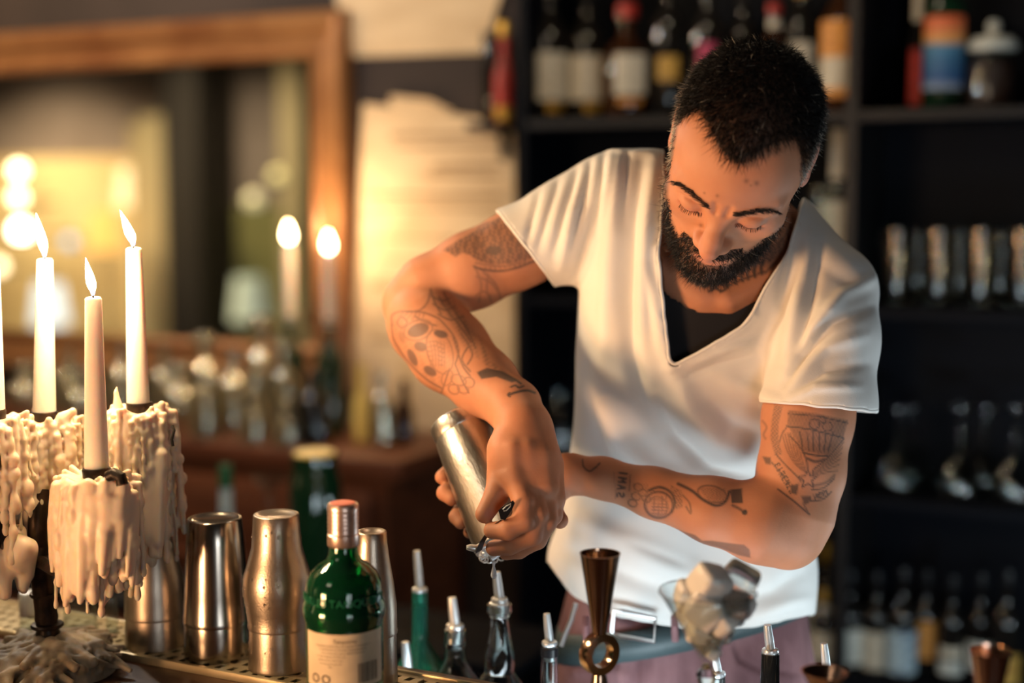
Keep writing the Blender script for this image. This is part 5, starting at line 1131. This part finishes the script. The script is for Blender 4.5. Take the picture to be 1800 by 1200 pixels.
def skin_material():
    m = bpy.data.materials.new('skin'); m.use_nodes = True; nt = m.node_tree; b = nt.nodes['Principled BSDF']; L = nt.links.new
    at = nt.nodes.new('ShaderNodeVertexColor'); at.layer_name = 'skin_marks'; sx = nt.nodes.new('ShaderNodeSeparateColor'); L(at.outputs[0], sx.inputs[0])
    tc = nt.nodes.new('ShaderNodeTexCoord'); n = nt.nodes.new('ShaderNodeTexNoise'); n.inputs['Scale'].default_value = 45; n.inputs['Detail'].default_value = 4; L(tc.outputs['Object'], n.inputs['Vector'])
    def mix(fac, c1, c2):
        mx = nt.nodes.new('ShaderNodeMix'); mx.data_type = 'RGBA'
        for sock, v in ((mx.inputs[0], fac), (mx.inputs[6], c1), (mx.inputs[7], c2)):
            if isinstance(v, (tuple, float)): sock.default_value = v
            else: L(v, sock)
        return mx.outputs[2]
    base = mix(n.outputs[0], (.43, .178, .094, 1), (.52, .238, .134, 1))
    base = mix(sx.outputs[2], base, (.50, .20, .14, 1))            # redder zones
    base = mix(sx.outputs[1], base, (.035, .024, .020, 1))         # shaved hair roots, moles
    base = mix(sx.outputs[0], base, (.032, .036, .038, 1))         # tattoo ink
    L(base, b.inputs['Base Color']); b.inputs['Roughness'].default_value = .56; b.inputs['Specular IOR Level'].default_value = .35
    b.inputs['Subsurface Weight'].default_value = .12; b.inputs['Subsurface Radius'].default_value = (1, .35, .2); b.inputs['Subsurface Scale'].default_value = .006
    n2 = nt.nodes.new('ShaderNodeTexNoise'); n2.inputs['Scale'].default_value = 420; n2.inputs['Detail'].default_value = 2; L(tc.outputs['Object'], n2.inputs['Vector'])
    bp = nt.nodes.new('ShaderNodeBump'); bp.inputs['Strength'].default_value = .12; bp.inputs['Distance'].default_value = .001; L(n2.outputs[0], bp.inputs['Height']); L(bp.outputs[0], b.inputs['Normal'])
    return m
M_skin = skin_material()
ROOT = PW(1215, 1150, 1.685); ROOT[2] = 0.0
person = thing('person', tuple(ROOT), 'bearded tattooed bartender in a white T-shirt bending over to strain a drink', 'person')

BV, BF = sdf_mesh(body, .00165)
shirt = [loft(TORSO, inset=0, nexp=2.3, k=.02)]
SL = (P(1068, 362, 1.60), P(918, 440, 1.604)); SR = (P(1470, 520, 1.535), P(1440, 722, 1.487))
shirt += chain([(P(1130, 345, 1.60), .046), (P(1076, 362, 1.60), .056), (P(1000, 405, 1.60), .055), (P(900, 447, 1.605), .0485), (P(860, 466, 1.607), .047)], .03, .02)
shirt += [rc(P(1385, 430, 1.575), P(1455, 505, 1.540), .036, .046, .03)]
shirt += chain([(P(1458, 520, 1.540), .049), (P(1450, 600, 1.510), .0545), (P(1440, 715, 1.487), .0565), (P(1434, 770, 1.480), .056)], .025, .02)
NECK = [(1150, 200), (1166, 262), (1168, 330), (1160, 440), (1168, 530), (1180, 641), (1240, 607), (1300, 572), (1318, 552), (1345, 500), (1388, 440), (1406, 366), (1430, 300), (1400, 200)]
def side_of(px, a, b): return (px[:, 0] - a[0]) * (b[1] - a[1]) - (px[:, 1] - a[1]) * (b[0] - a[0])
def tuck(V, N, gap):
    """keep covered skin under the cloth"""
    p = topx(V); d = sdf_eval(V, shirt)
    cl_ = side_of(p, (880, 380), (968, 494)) / 144; cr2 = side_of(p, (1345, 706), (1532, 724)) / 188
    sl = np.sign(side_of(np.array([[1060., 400.]]), (880, 380), (968, 494))[0]); sr = np.sign(side_of(np.array([[1440., 600.]]), (1345, 706), (1532, 724))[0])
    arm_l = (p[:, 0] < 1010) & (p[:, 1] < 700); arm_r = (np.linalg.norm(V - P(1425, 800, 1.48), axis=1) < .16) & (V[:, 2] < 1.56)
    cov = (~inpoly(p, NECK) | (V[:, 2] > 1.66)) & (p[:, 1] < 1100) & (d > -gap) & (d < .025)
    cov &= ~arm_l | (cl_ * sl > 8); cov &= ~arm_r | (cr2 * sr > 8); cov &= ~((V[:, 2] < 1.53) & (p[:, 0] < 1345) & (p[:, 1] > 780)); cov &= np.linalg.norm(V - HC, axis=1) > .15
    V = V.copy(); V[cov] -= N[cov] * (d[cov] + gap)[:, None]; return V
BN = vnormals(BV, BF)
if BN[np.argmax(BV[:, 1])] @ np.array([0, 1, 0]) < 0: BF = BF[:, ::-1]; BN = -BN
BV = tuck(BV, BN, .019)
Bpx = topx(BV); Bh = hl(BV)
view = -BV / np.linalg.norm(BV, axis=1)[:, None]; facing = (BN * view).sum(1)


ink = np.zeros(len(BV)); dark = np.zeros(len(BV)); red = np.zeros(len(BV))
ishead = (np.linalg.norm(Bh * np.array([1, .85, .9]) - np.array([0, 0, -.01]), axis=1) < .135)
def smoothstep(a, b, x): t = np.clip((x - a) / (b - a), 0, 1); return t * t * (3 - 2 * t)
ax_ = np.abs(Bh[:, 0]); hy, hz = Bh[:, 1], Bh[:, 2]
# hair zone of the scalp: behind a hairline in the head frame
def hairmask(x, y, z):
    a = np.abs(x)
    front = .079 - .55 * np.maximum(a - .0, 0) ** 1.0 * .9 + .010 * np.exp(-(a / .012) ** 2) - .012 * np.exp(-((a - .036) / .014) ** 2)   # forward limit at the given half width
    low = np.interp(y, [-.11, -.05, -.02, .0, .02, .035, .05, .09], [-.055, -.045, .030, .004, -.002, .022, .052, .066])
    return smoothstep(-.004, .004, np.minimum(z - low, front - y))
def beardmask(x, y, z):
    a = np.abs(x)
    line = np.interp(a, [0, .012, .028, .036, .05, .062, .070, .09], [-.0535, -.0545, -.060, -.061, -.046, -.030, .004, .006])
    m = smoothstep(-.003, .003, line - z) * smoothstep(-.145, -.135, z) * smoothstep(.003, .014, y + .004)
    lips = smoothstep(1.0, .7, np.sqrt((a / .020) ** 2 + ((z + .0735) / .0065) ** 2)) * (y > .07)
    soul = smoothstep(1, .6, np.sqrt(((a - .019) / .008) ** 2 + ((z + .087) / .005) ** 2)) * .7
    return m * (1 - lips) * (1 - soul)
FACE = [(1186, 250), (1191, 222), (1204, 205), (1219, 204), (1232, 224), (1247, 260), (1268, 287), (1292, 303), (1320, 297), (1350, 278), (1375, 262), (1396, 258), (1407, 275), (1409, 310), (1404, 345), (1396, 372), (1380, 393), (1352, 416), (1322, 437), (1298, 449), (1284, 464), (1243, 471), (1222, 450), (1214, 437), (1202, 428), (1190, 410), (1179, 382), (1174, 340), (1176, 300)]
inf = inpoly(Bpx, FACE); df, _ = polydist(Bpx, FACE + [FACE[0]]); sd = np.where(inf, df, -df)
bare = np.clip(sd / 7 + .5, 0, 1) * (facing > -.15) * (hy > -.03)
bare2 = np.clip((sd + 15 * smoothstep(.03, .05, hz) * smoothstep(.068, .05, ax_)) / 7 + .5, 0, 1) * (facing > -.15) * (hy > -.03)
hm = (1 - bare2) * ishead * (hz > np.interp(hy, [-.11, -.05, -.03, -.012, .01, .05], [-.05, -.045, -.02, .022, -.002, -.01]))
low = np.interp(Bpx[:, 0], [1150, 1170, 1200, 1240, 1290, 1340, 1400, 1430], [440, 450, 470, 484, 474, 446, 392, 365])
bm_ = (1 - bare) * ishead * (hz <= .0) * (hy > .0) * np.clip((low - Bpx[:, 1]) / 8 + .5, 0, 1) * (hz > -.125)
lips = smoothstep(1.0, .6, np.sqrt((ax_ / .019) ** 2 + ((hz + .0735) / .0060) ** 2)) * (hy > .07); bm_ = bm_ * (1 - .9 * lips)
bm_[(hz > -.0535) & (hy > .078)] = 0; bm_ = np.maximum(bm_, ishead * (hz < -.080) * (hz > -.122) * (hy > .035) * smoothstep(.060, .05, ax_)); bm_ = np.maximum(bm_, ishead * (ax_ < .034) * (hz < -.0545) * (hz > -.0690) * (hy > .06) * (hy < .0985)); hm[(hy > .055) & (hz < .035)] = 0
ear_zone = (ax_ > .0725) & (np.abs(hz + .004) < .036) & (np.abs(hy + .026) < .024)
hm[ear_zone] = 0; bm_[ear_zone] = 0
dark = np.maximum(dark, np.maximum(hm * .85, bm_ * .75))
for mp, r in (((1312, 318), 4.2), ((1330, 322), 4.4), ((1261, 344), 3.0), ((1232, 396), 3.4), ((1320, 326), 2.0), ((1238, 339), 2.0)):   # moles on forehead and cheek
    dark = np.maximum(dark, .55 * np.exp(-((np.hypot(Bpx[:, 0] - mp[0], Bpx[:, 1] - mp[1]) / r) ** 2)) * ishead * (facing > 0))
lid = np.exp(-(((ax_ - .032) / .014) ** 2 + ((hz + .012) / .004) ** 2)) * (hy > .06) * ishead
red = np.maximum(red, .8 * lid); red = np.maximum(red, .4 * np.exp(-((hz + .040) ** 2 + (ax_) ** 2) / .016 ** 2) * smoothstep(.088, .106, hy) * ishead)
for q_, r_ in (((859, 903), 9), ((866, 965), 8)): red = np.maximum(red, .75 * np.exp(-(np.hypot(Bpx[:, 0] - q_[0], Bpx[:, 1] - q_[1]) / r_) ** 4) * (facing > .2) * (BV[:, 2] < 1.425))
red = np.maximum(red, .7 * ear_zone)
lipz = np.exp(-((ax_ / .018) ** 2 + ((hz + .0735) / .007) ** 2) ** 2) * (hy > .07) * ishead; red = np.maximum(red, .8 * lipz)
ink = tattoo_ink(Bpx, BV, facing) * (1 - ishead * (hz > -.128)) if 'tattoo_ink' in globals() else ink
def person_mesh(name, V, F, m, parent=None):
    return fast_mesh(name, toW(V) - ROOT, F, m, parent or person)
bo = person_mesh('body', BV, BF, M_skin)
ca = bo.data.color_attributes.new('skin_marks', 'FLOAT_COLOR', 'POINT')
ca.data.foreach_set('color', np.stack([ink, dark, red, np.ones(len(BV))], 1).astype(np.float32).ravel())

# ---- hair strands
def strand_mesh(name, roots, dirs, lens, curl, w, cols, m, nseg=3, parent=None):
    n = len(roots); t = np.linspace(0, 1, nseg + 1); V = np.zeros((n, nseg * 3 + 1, 3))
    d1 = dirs / np.linalg.norm(dirs, axis=1)[:, None]
    ref = rng.normal(size=(n, 3)); u = np.cross(d1, ref); u /= np.linalg.norm(u, axis=1)[:, None] + 1e-9; v = np.cross(d1, u)
    for i in range(nseg + 1):
        c = roots + (d1 * t[i] + curl * t[i] ** 2) * lens[:, None]
        if i == nseg: V[:, -1] = c; break
        rr = w * (1 - .55 * t[i])
        for k in range(3):
            a = 2 * math.pi * k / 3; V[:, i * 3 + k] = c + (u * math.cos(a) + v * math.sin(a)) * rr[:, None]
    loc = []
    for i in range(nseg - 1):
        for k in range(3):
            k2 = (k + 1) % 3; loc += [(i * 3 + k, i * 3 + k2, (i + 1) * 3 + k2), (i * 3 + k, (i + 1) * 3 + k2, (i + 1) * 3 + k)]
    for k in range(3): loc.append(((nseg - 1) * 3 + k, (nseg - 1) * 3 + (k + 1) % 3, nseg * 3))
    loc = np.array(loc); per = nseg * 3 + 1
    F = (np.arange(n)[:, None, None] * per + loc[None]).reshape(-1, 3)
    o = fast_mesh(name, toW(V.reshape(-1, 3)) - ROOT, F, m, parent or person)
    ca = o.data.color_attributes.new('strand_tone', 'FLOAT_COLOR', 'POINT')
    ca.data.foreach_set('color', np.repeat(np.concatenate([cols, np.ones((n, 1))], 1), per, 0).astype(np.float32).ravel())
    return o
def hair_material():
    m = bpy.data.materials.new('hair_strands'); m.use_nodes = True; nt = m.node_tree; b = nt.nodes['Principled BSDF']
    at = nt.nodes.new('ShaderNodeVertexColor'); at.layer_name = 'strand_tone'; nt.links.new(at.outputs[0], b.inputs['Base Color'])
    b.inputs['Roughness'].default_value = .55; b.inputs['Specular IOR Level'].default_value = .3; return m
M_hair = hair_material()
def pick(mask, n):
    p = mask / mask.sum(); return rng.choice(len(mask), n, p=p)
HX, HY, HZ = HR[:, 0], HR[:, 1], HR[:, 2]
def jit(n, s): return rng.normal(size=(n, 3)) * s
n = 20000; ii = pick(hm * (hz > -.03), n)
x, y, z = Bh[ii].T
side = smoothstep(.058, .074, np.abs(x)) * smoothstep(.085, .045, z)
topd = np.outer(np.ones(n), HY) * (.75 + .0 * y)[:, None] + np.outer(np.sign(x) * np.minimum(np.abs(x) * 4, .35), HX) - .25 * np.outer(np.ones(n), HZ) * smoothstep(.03, .08, y)[:, None]
sided = -.75 * np.outer(np.ones(n), HZ) - .45 * np.outer(np.ones(n), HY)
dirs = BN[ii] * (.62 - .35 * side)[:, None] + topd * (1 - side)[:, None] + sided * side[:, None] + jit(n, .22)
lens = (.019 + .005 * rng.random(n)) * (1 - side) + (.0075 + .003 * rng.random(n)) * side
lens *= np.interp(y, [-.1, .0, .07], [.7, 1.0, .95])
grey = np.clip(side * 1.0 + .02, 0, 1) * (rng.random(n) < (.10 + .75 * side)) + (rng.random(n) < .010)  # grey temples, with the warm light on them also put into the tone
cols = np.outer(1 - np.clip(grey, 0, 1), (.0065, .0060, .0065)) + np.outer(np.clip(grey, 0, 1), (.50, .45, .38))
strand_mesh('hair', BV[ii] - BN[ii] * .001, dirs, lens, BN[ii] * -.18 + jit(n, .13), np.full(n, .00030), cols, M_hair)
n = 9000; w_ = bm_ * (.35 + .9 * smoothstep(.066, .05, ax_)); ii = pick(w_, n); x, y, z = Bh[ii].T
sb = smoothstep(.052, .066, np.abs(x)) * smoothstep(-.06, -.03, z)
moust = smoothstep(-.075, -.066, z) * (np.abs(x) < .032)
dirs = BN[ii] * .55 - np.outer(.8 * np.ones(n), HZ) * 1.0 + np.outer(np.sign(x) * moust * .9, HX) + jit(n, .38)
lens = (.0070 + .0035 * rng.random(n)) * (1 - .30 * smoothstep(-.095, -.112, z)) * (1 - .45 * sb) * (1 - .30 * moust)
gr = (rng.random(n) < (.03 + .35 * sb))
cols = np.outer(~gr, (.0060, .0050, .0048)) + np.outer(gr, (.30, .25, .20))
strand_mesh('beard', BV[ii] - BN[ii] * .0006, dirs, lens, jit(n, .55), np.full(n, .00030), cols, M_hair, nseg=4)
def brow(s):
    line = np.array([(s * .0095, .012), (s * .020, .0165), (s * .034, .0205), (s * .047, .0195), (s * .057, .0135)])
    d, tt = polydist(Bh[:, [0, 2]], line); wd_ = np.interp(tt, [0, .2, .7, 1], [.0020, .0027, .0022, .0007])
    mk = (d < wd_) & (hy > .04) & ishead; idx = np.where(mk)[0]
    if len(idx) == 0: return
    n = 270; ii = rng.choice(idx, n); t_ = tt[ii]
    dr = BN[ii] * .35 + np.outer(s * np.ones(n), HX) * .9 + np.outer(.45 - .9 * t_, HZ) + jit(n, .15)
    strand_mesh('eyebrow', BV[ii] - BN[ii] * .0004, dr, .0075 + .003 * rng.random(n), BN[ii] * -.25, np.full(n, .00023), np.tile((.012, .008, .006), (n, 1)), M_hair)
    n = 130; xs = s * np.linspace(.020, .0445, n) + rng.normal(size=n) * .0003
    li = [np.argmin((Bh[:, 0] - q) ** 2 + (Bh[:, 2] + .0125 + .0012 * np.cos((abs(q) - .032) * 60)) ** 2 + 10 * (hy < .06)) for q in xs]
    dr = np.outer(np.ones(n), HY) * .9 - np.outer(np.ones(n), HZ) * .55 + np.outer((np.abs(xs) - .030) * s * 22, HX) + jit(n, .04)
    strand_mesh('eyelashes', BV[li], dr, .0045 + .0020 * rng.random(n), np.outer(np.ones(n), HZ) * .2, np.full(n, .00022), np.tile((.01, .007, .006), (n, 1)), M_hair)
brow(-1); brow(1)

# ---- T-shirt
M_shirt = mat('white_cotton', (.74, .73, .70), .9, sheen=.15, bump=((900, 900, 900), .25, .0006, 2), noise=((.69, .68, .65), (9, 9, 9), 4, .4, .6))
SV, SF = sdf_mesh(shirt, .0030)
SN = vnormals(SV, SF)
if SN[np.argmax(SV[:, 1])] @ np.array([0, 1, 0]) < 0: SF = SF[:, ::-1]; SN = -SN
spx = topx(SV)
hem_row = np.interp(spx[:, 0], [940, 965, 1010, 1085, 1200, 1330, 1425, 1450], [965, 988, 1048, 1084, 1104, 1100, 1080, 1072])
cutb = spx[:, 1] - hem_row
la, lb = (880, 380), (968, 494); cl = side_of(spx, la, lb) / math.hypot(lb[0] - la[0], lb[1] - la[1])
cutl = np.where((spx[:, 0] < 1010) & (spx[:, 1] < 620), cl, -50.)
ra, rb = (1345, 706), (1532, 724); cr_ = -side_of(spx, ra, rb) / math.hypot(rb[0] - ra[0], rb[1] - ra[1])
axA, axB = P(1450, 600, 1.510), P(1432, 790, 1.478); tA = np.clip((SV - axA) @ (axB - axA) / ((axB - axA) @ (axB - axA)), 0, 1.2)
armR = np.linalg.norm(SV - axA - tA[:, None] * (axB - axA), axis=1) < .0655
cutr = np.where(armR & (spx[:, 0] > 1335) & (SV[:, 2] < 1.585), cr_, -50.)
inn = inpoly(spx, NECK) & (SV[:, 2] < 1.64)
if cutl[np.argmin(spx[:, 0])] < 0: cutl = np.where((spx[:, 0] < 1010) & (spx[:, 1] < 620), -cl, -50.)
if np.median(cr_[armR & (spx[:, 1] > 740)]) < 0: cutr = np.where(armR & (spx[:, 0] > 1335) & (SV[:, 2] < 1.585), -cr_, -50.)
cut = np.maximum.reduce([cutb, cutl, cutr, np.where(inn, 50., -50.)])
# pull the rim vertices onto the cut lines so that the hems end cleanly
for name_, cc, dirv in (('b', cutb, (0, 1)),):
    m_ = (cc > 0) & (cc < 4); SV[m_, 1] += cc[m_] / FPX * SV[m_, 2]
# folds: (polyline in the photograph, width px, height m)
FOLDS = [
    ([(1128, 285), (1112, 400), (1103, 520), (1106, 620), (1130, 700), (1165, 770)], 15, -.0085), ([(1150, 280), (1136, 380), (1130, 480), (1128, 600)], 12, .0055), ([(1088, 270), (1080, 380), (1070, 520), (1062, 640)], 14, .0055),
    ([(1104, 265), (1098, 330), (1092, 400)], 6, -.004), ([(1062, 272), (1052, 340), (1046, 420)], 7, -.0045), ([(1040, 275), (1024, 350), (1008, 430)], 7, -.0045), ([(1075, 268), (1068, 330), (1060, 400)], 6, .003),
    ([(1018, 290), (992, 370), (972, 450)], 7, -.004), ([(1030, 300), (1006, 380), (986, 470)], 7, .004), ([(985, 310), (962, 380), (945, 440)], 7, -.0035), ([(950, 335), (935, 390), (925, 430)], 6, -.003), ([(1046, 360), (1030, 430), (1012, 485)], 7, -.0045),
    ([(1398, 395), (1392, 470), (1372, 550), (1330, 610)], 12, -.005), ([(1420, 420), (1412, 500), (1395, 580), (1380, 650)], 12, .006), ([(1445, 430), (1428, 520), (1405, 620)], 9, -.0045),
    ([(1538, 486), (1480, 520), (1430, 580), (1385, 660)], 10, .0055), ([(1528, 540), (1460, 570), (1412, 628), (1378, 690)], 9, -.0055), ([(1520, 590), (1450, 610), (1405, 660), (1372, 700)], 9, .004), ([(1520, 640), (1450, 650), (1400, 690)], 8, -.0035), ([(1510, 680), (1430, 680), (1380, 704)], 7, .003), ([(1505, 500), (1462, 480), (1430, 450)], 14, -.0018),
    ([(1185, 650), (1215, 720), (1262, 775), (1330, 805)], 18, .007), ([(1150, 690), (1190, 770), (1250, 825), (1335, 842)], 14, -.008), ([(1060, 690), (1090, 770), (1150, 830), (1230, 858)], 22, .009), ([(1240, 700), (1290, 745), (1345, 765)], 14, -.004),
    ([(1024, 620), (1038, 720), (1072, 800)], 14, -.004), ([(1210, 640), (1280, 610), (1320, 600)], 6, .004), ([(1190, 668), (1260, 640), (1330, 622)], 6, -.003), ([(1260, 660), (1330, 690), (1380, 720)], 14, .004),
    ([(985, 960), (1040, 985), (1120, 1020), (1200, 1050)], 18, -.004), ([(1000, 900), (1080, 940), (1180, 990), (1280, 1020)], 18, .004), ([(1420, 1000), (1360, 1040), (1300, 1060)], 14, -.004), ([(1425, 1050), (1380, 1060), (1320, 1085)], 9, .003), ([(1100, 950), (1160, 975), (1220, 1000)], 10, -.003),
    ([(1140, 470), (1150, 520), (1158, 570), (1165, 620)], 8, .004)]
sface = (SN * (-SV / np.linalg.norm(SV, axis=1)[:, None])).sum(1)
disp = np.zeros(len(SV))
for pts, w, amp in FOLDS:
    d, tt = polydist(spx, pts); disp += 1.45 * amp * np.exp(-(d / w) ** 2) * np.sin(np.clip(tt, .02, .98) * math.pi) ** .5
disp *= smoothstep(.0, .35, sface)
ph = SV * np.array([38., 30., 38.]); disp += .0009 * np.sin(ph[:, 0] + 1.7 * np.sin(ph[:, 1])) * np.cos(ph[:, 2] + .6 * ph[:, 0])
# collar flap lift along the slit
d, tt = polydist(spx, [(1160, 440), (1168, 530), (1180, 641), (1240, 607), (1300, 572), (1318, 552)]); disp += .004 * np.exp(-(d / 12) ** 2) * (sface > 0)
SV = SV + SN * disp[:, None]
fin = cut[SF].max(1) < 0
V2, F2, keep = drop(SV, SF, fin)
so = person_mesh('t_shirt', V2, F2, M_shirt)
md = so.modifiers.new('solid', 'SOLIDIFY'); md.thickness = .0016; md.offset = -1
ms = so.modifiers.new('smooth', 'SMOOTH'); ms.factor = .5; ms.iterations = 3
# rolled hems along the open edges
def boundary_loops(F):
    e = np.concatenate([F[:, [i, (i + 1) % 4]] for i in range(4)]); se = np.sort(e, 1); u, idx, c = np.unique(se, axis=0, return_index=True, return_counts=True)
    b = e[idx[c == 1]]; nxt = {}
    for a, q in b: nxt.setdefault(int(a), []).append(int(q))
    loops = []
    while nxt:
        s = next(iter(nxt)); lp = [s]; cur = s
        while cur in nxt:
            q = nxt[cur].pop()
            if not nxt[cur]: del nxt[cur]
            cur = q
            if cur == s: break
            lp.append(cur)
        if len(lp) > 30: loops.append(lp)
    return loops
for lp in boundary_loops(F2):
    pts = V2[lp]; n = len(pts)
    for _ in range(14): pts = (np.roll(pts, 1, 0) + 2 * pts + np.roll(pts, -1, 0)) / 4
    pts = pts[::2]; W = toW(pts) - ROOT
    MB().tube([tuple(p) for p in W] + [tuple(W[0]), tuple(W[1])], .0021, 8, cap=False).build('hem', M_shirt, so, sharp=180)

# ---- black vest under the shirt
M_vest = mat('black_vest_cotton', (.008, .008, .011), .85, bump=((700, 700, 700), .2, .0006, 2))
UVv, UF = sdf_mesh([loft(TORSO[4:10], inset=.0155, k=.02)], .004)
un = vnormals(UVv, UF)
if un[np.argmin(UVv[:, 2])] @ np.array([0, 0, -1]) < 0: UF = UF[:, ::-1]
upx = topx(UVv); line = np.interp(upx[:, 0], [1100, 1165, 1185, 1215, 1250, 1290, 1330, 1350, 1400], [455, 500, 520, 540, 548, 538, 510, 490, 440])
keepu = ((upx[:, 1] - line)[UF].min(1) > 0) & (upx[:, 1][UF].max(1) < 830)
Vu, Fu, _ = drop(UVv, UF, keepu); uo = person_mesh('vest', Vu, Fu, M_vest); uo.modifiers.new('smooth', 'SMOOTH').iterations = 4

# ---- trousers, belt, shoes
M_jeans = mat('faded_mauve_denim', (.125, .055, .060), .85, noise=((.23, .115, .12), (16, 16, 9), 5, .42, .62), bump=((500, 500, 500), .3, .0008, 2))
M_belt = mat('blue_grey_leather', (.035, .055, .060), .5, bump=((150, 150, 150), .25, .0008, 3))
M_buckle = mat('nickel_buckle', (.75, .75, .74), .28, metal=1.0, bump=((60, 60, 60), .05, .001, 2))
TR = [(1030, 1000, 1415, 1.690, .100), (1090, 985, 1418, 1.690, .110), (1150, 972, 1428, 1.690, .116), (1230, 965, 1440, 1.69, .120), (1330, 965, 1445, 1.69, .115)]
def wz(px, D, z):     # camera-frame point on the vertical through pixel column px at depth D, at world height z
    w = PW(px, 1250, D); return np.array([(np.array([w[0], w[1], z]) - CAM) @ v for v in (RV, UV, FV)])
hipL, hipR = PW(1085, 1300, 1.69), PW(1330, 1300, 1.69)
def wc(w): q = np.asarray(w) - CAM; return np.array([q @ RV, q @ UV, q @ FV])
tro = [loft(TR, k=.02, nexp=2.2)]
for hp in (hipL, hipR):
    tro += chain([(wc((hp[0], hp[1], .88)), .088), (wc((hp[0], hp[1], .70)), .080), (wc((hp[0], hp[1], .48)), .060), (wc((hp[0], hp[1], .10)), .048)], .03, .02)
TV, TF = sdf_mesh(tro, .0045); tn = vnormals(TV, TF)
if tn[np.argmin(TV[:, 2])] @ np.array([0, 0, -1]) < 0: TF = TF[:, ::-1]; tn = -tn
tpx = topx(TV); disp = np.zeros(len(TV)); tf = (tn * (-TV / np.linalg.norm(TV, axis=1)[:, None])).sum(1)
for pts, w, amp in [([(1110, 1130), (1120, 1160), (1116, 1240)], 6, -.004), ([(1290, 1135), (1300, 1160), (1340, 1178), (1400, 1182)], 5, -.004), ([(1282, 1130), (1292, 1165), (1335, 1188), (1400, 1192)], 5, .003), ([(1000, 1140), (1040, 1160), (1100, 1165)], 8, -.003), ([(1010, 1180), (1060, 1175), (1105, 1190)], 8, .003), ([(1150, 1130), (1152, 1250)], 5, .003), ([(1090, 1140), (1092, 1250)], 7, .0035), ([(1210, 1150), (1200, 1250)], 12, -.004)]:
    d, tt = polydist(tpx, pts); disp += amp * np.exp(-(d / w) ** 2)
TV = TV + tn * (disp * (tf > 0))[:, None]
to = person_mesh('trousers', TV, TF, M_jeans); to.modifiers.new('smooth', 'SMOOTH').iterations = 2
def ringpts(row, extra, n=72):
    r = np.array([np.interp(row, [q[0] for q in TR], [q[i] for q in TR]) for i in range(5)]); D = r[3]
    cx, a, b = ((r[1] + r[2]) / 2 - 900) / FPX * D, (r[2] - r[1]) / 2 / FPX * D + extra, r[4] + extra
    out = []
    for k in range(n):
        t_ = 2 * math.pi * k / n; c, s_ = math.cos(t_), math.sin(t_); e = 2 / 2.2
        out.append((cx + a * math.copysign(abs(c) ** e, c), -(row - 600) / FPX * D, D + b * math.copysign(abs(s_) ** e, s_)))
    return np.array(out)
rows_ = [(1078, .002), (1079, .0055), (1126, .0055), (1127, .002)]
V = np.concatenate([ringpts(r, e) for r, e in rows_]); n = 72
V[:, 1] += (V[:, 0] - P(1110, 1100, 1.58)[0]) * .22
F = [[i * n + k, i * n + (k + 1) % n, (i + 1) * n + (k + 1) % n, (i + 1) * n + k] for i in range(3) for k in range(n)]
be = person_mesh('belt', V, np.array(F), M_belt)
def cw(p): return tuple(toW(np.array([p]))[0] - ROOT)
bq = [cw(P(x, y, d)) for x, y, d in [(1078, 1072, 1.578), (1076, 1112, 1.580), (1092, 1118, 1.576), (1150, 1127, 1.566), (1152, 1086, 1.566), (1095, 1074, 1.574)]]
MB().tube(bq + bq[:2], .0026, 8, cap=False).build('buckle', M_buckle, be)
for x in (1186, 1030):
    MB().tube([cw(P(x, 1084, 1.572)), cw(P(x, 1100, 1.566)), cw(P(x + 1, 1126, 1.570))], .0045, 8).build('belt_loop', M_jeans, be)
MB().tube([cw(P(x, y, 1.575)) for x, y in [(1012, 1060), (1004, 1090), (992, 1118), (986, 1135)]], .0032, 8).build('key_clip', M_buckle, be)
M_shoe = mat('black_leather_shoe', (.012, .011, .011), .4, bump=((60, 60, 60), .1, .001, 2))
for hp in (hipL, hipR):
    f = np.array([FV[0], FV[1], 0]); f = -f / np.linalg.norm(f); h = np.array([hp[0], hp[1], 0])
    pr = [rc(h + np.array([0, 0, .05]) - f * .05, h + np.array([0, 0, .045]) + f * .10, .045, .040, .02), rc(h + np.array([0, 0, .04]) + f * .10, h + np.array([0, 0, .032]) + f * .17, .040, .030, .03), rc(h + np.array([0, 0, .06]), h + np.array([0, 0, .12]), .045, .05, .03)]
    v, f_ = sdf_mesh(pr, .006); v[:, 2] = np.maximum(v[:, 2], .001); fast_mesh('shoe', v - ROOT, f_[:, ::-1] if vnormals(v, f_)[np.argmax(v[:, 2])][2] < 0 else f_, M_shoe, person)
# ring on the ring finger
MB().tube([cw(P(946, 920, 1.402) + np.array([.0118 * math.cos(a), .004 * math.cos(a) + .003 * math.sin(a), .0112 * math.sin(a) + .004])) for a in np.linspace(0, 2 * math.pi, 25)], .0014, 8, cap=False).build('finger_ring', mat('dark_silver', (.12, .12, .13), .3, metal=1.0), person)
print('BODY', len(BV), 'SHIRT', len(V2))
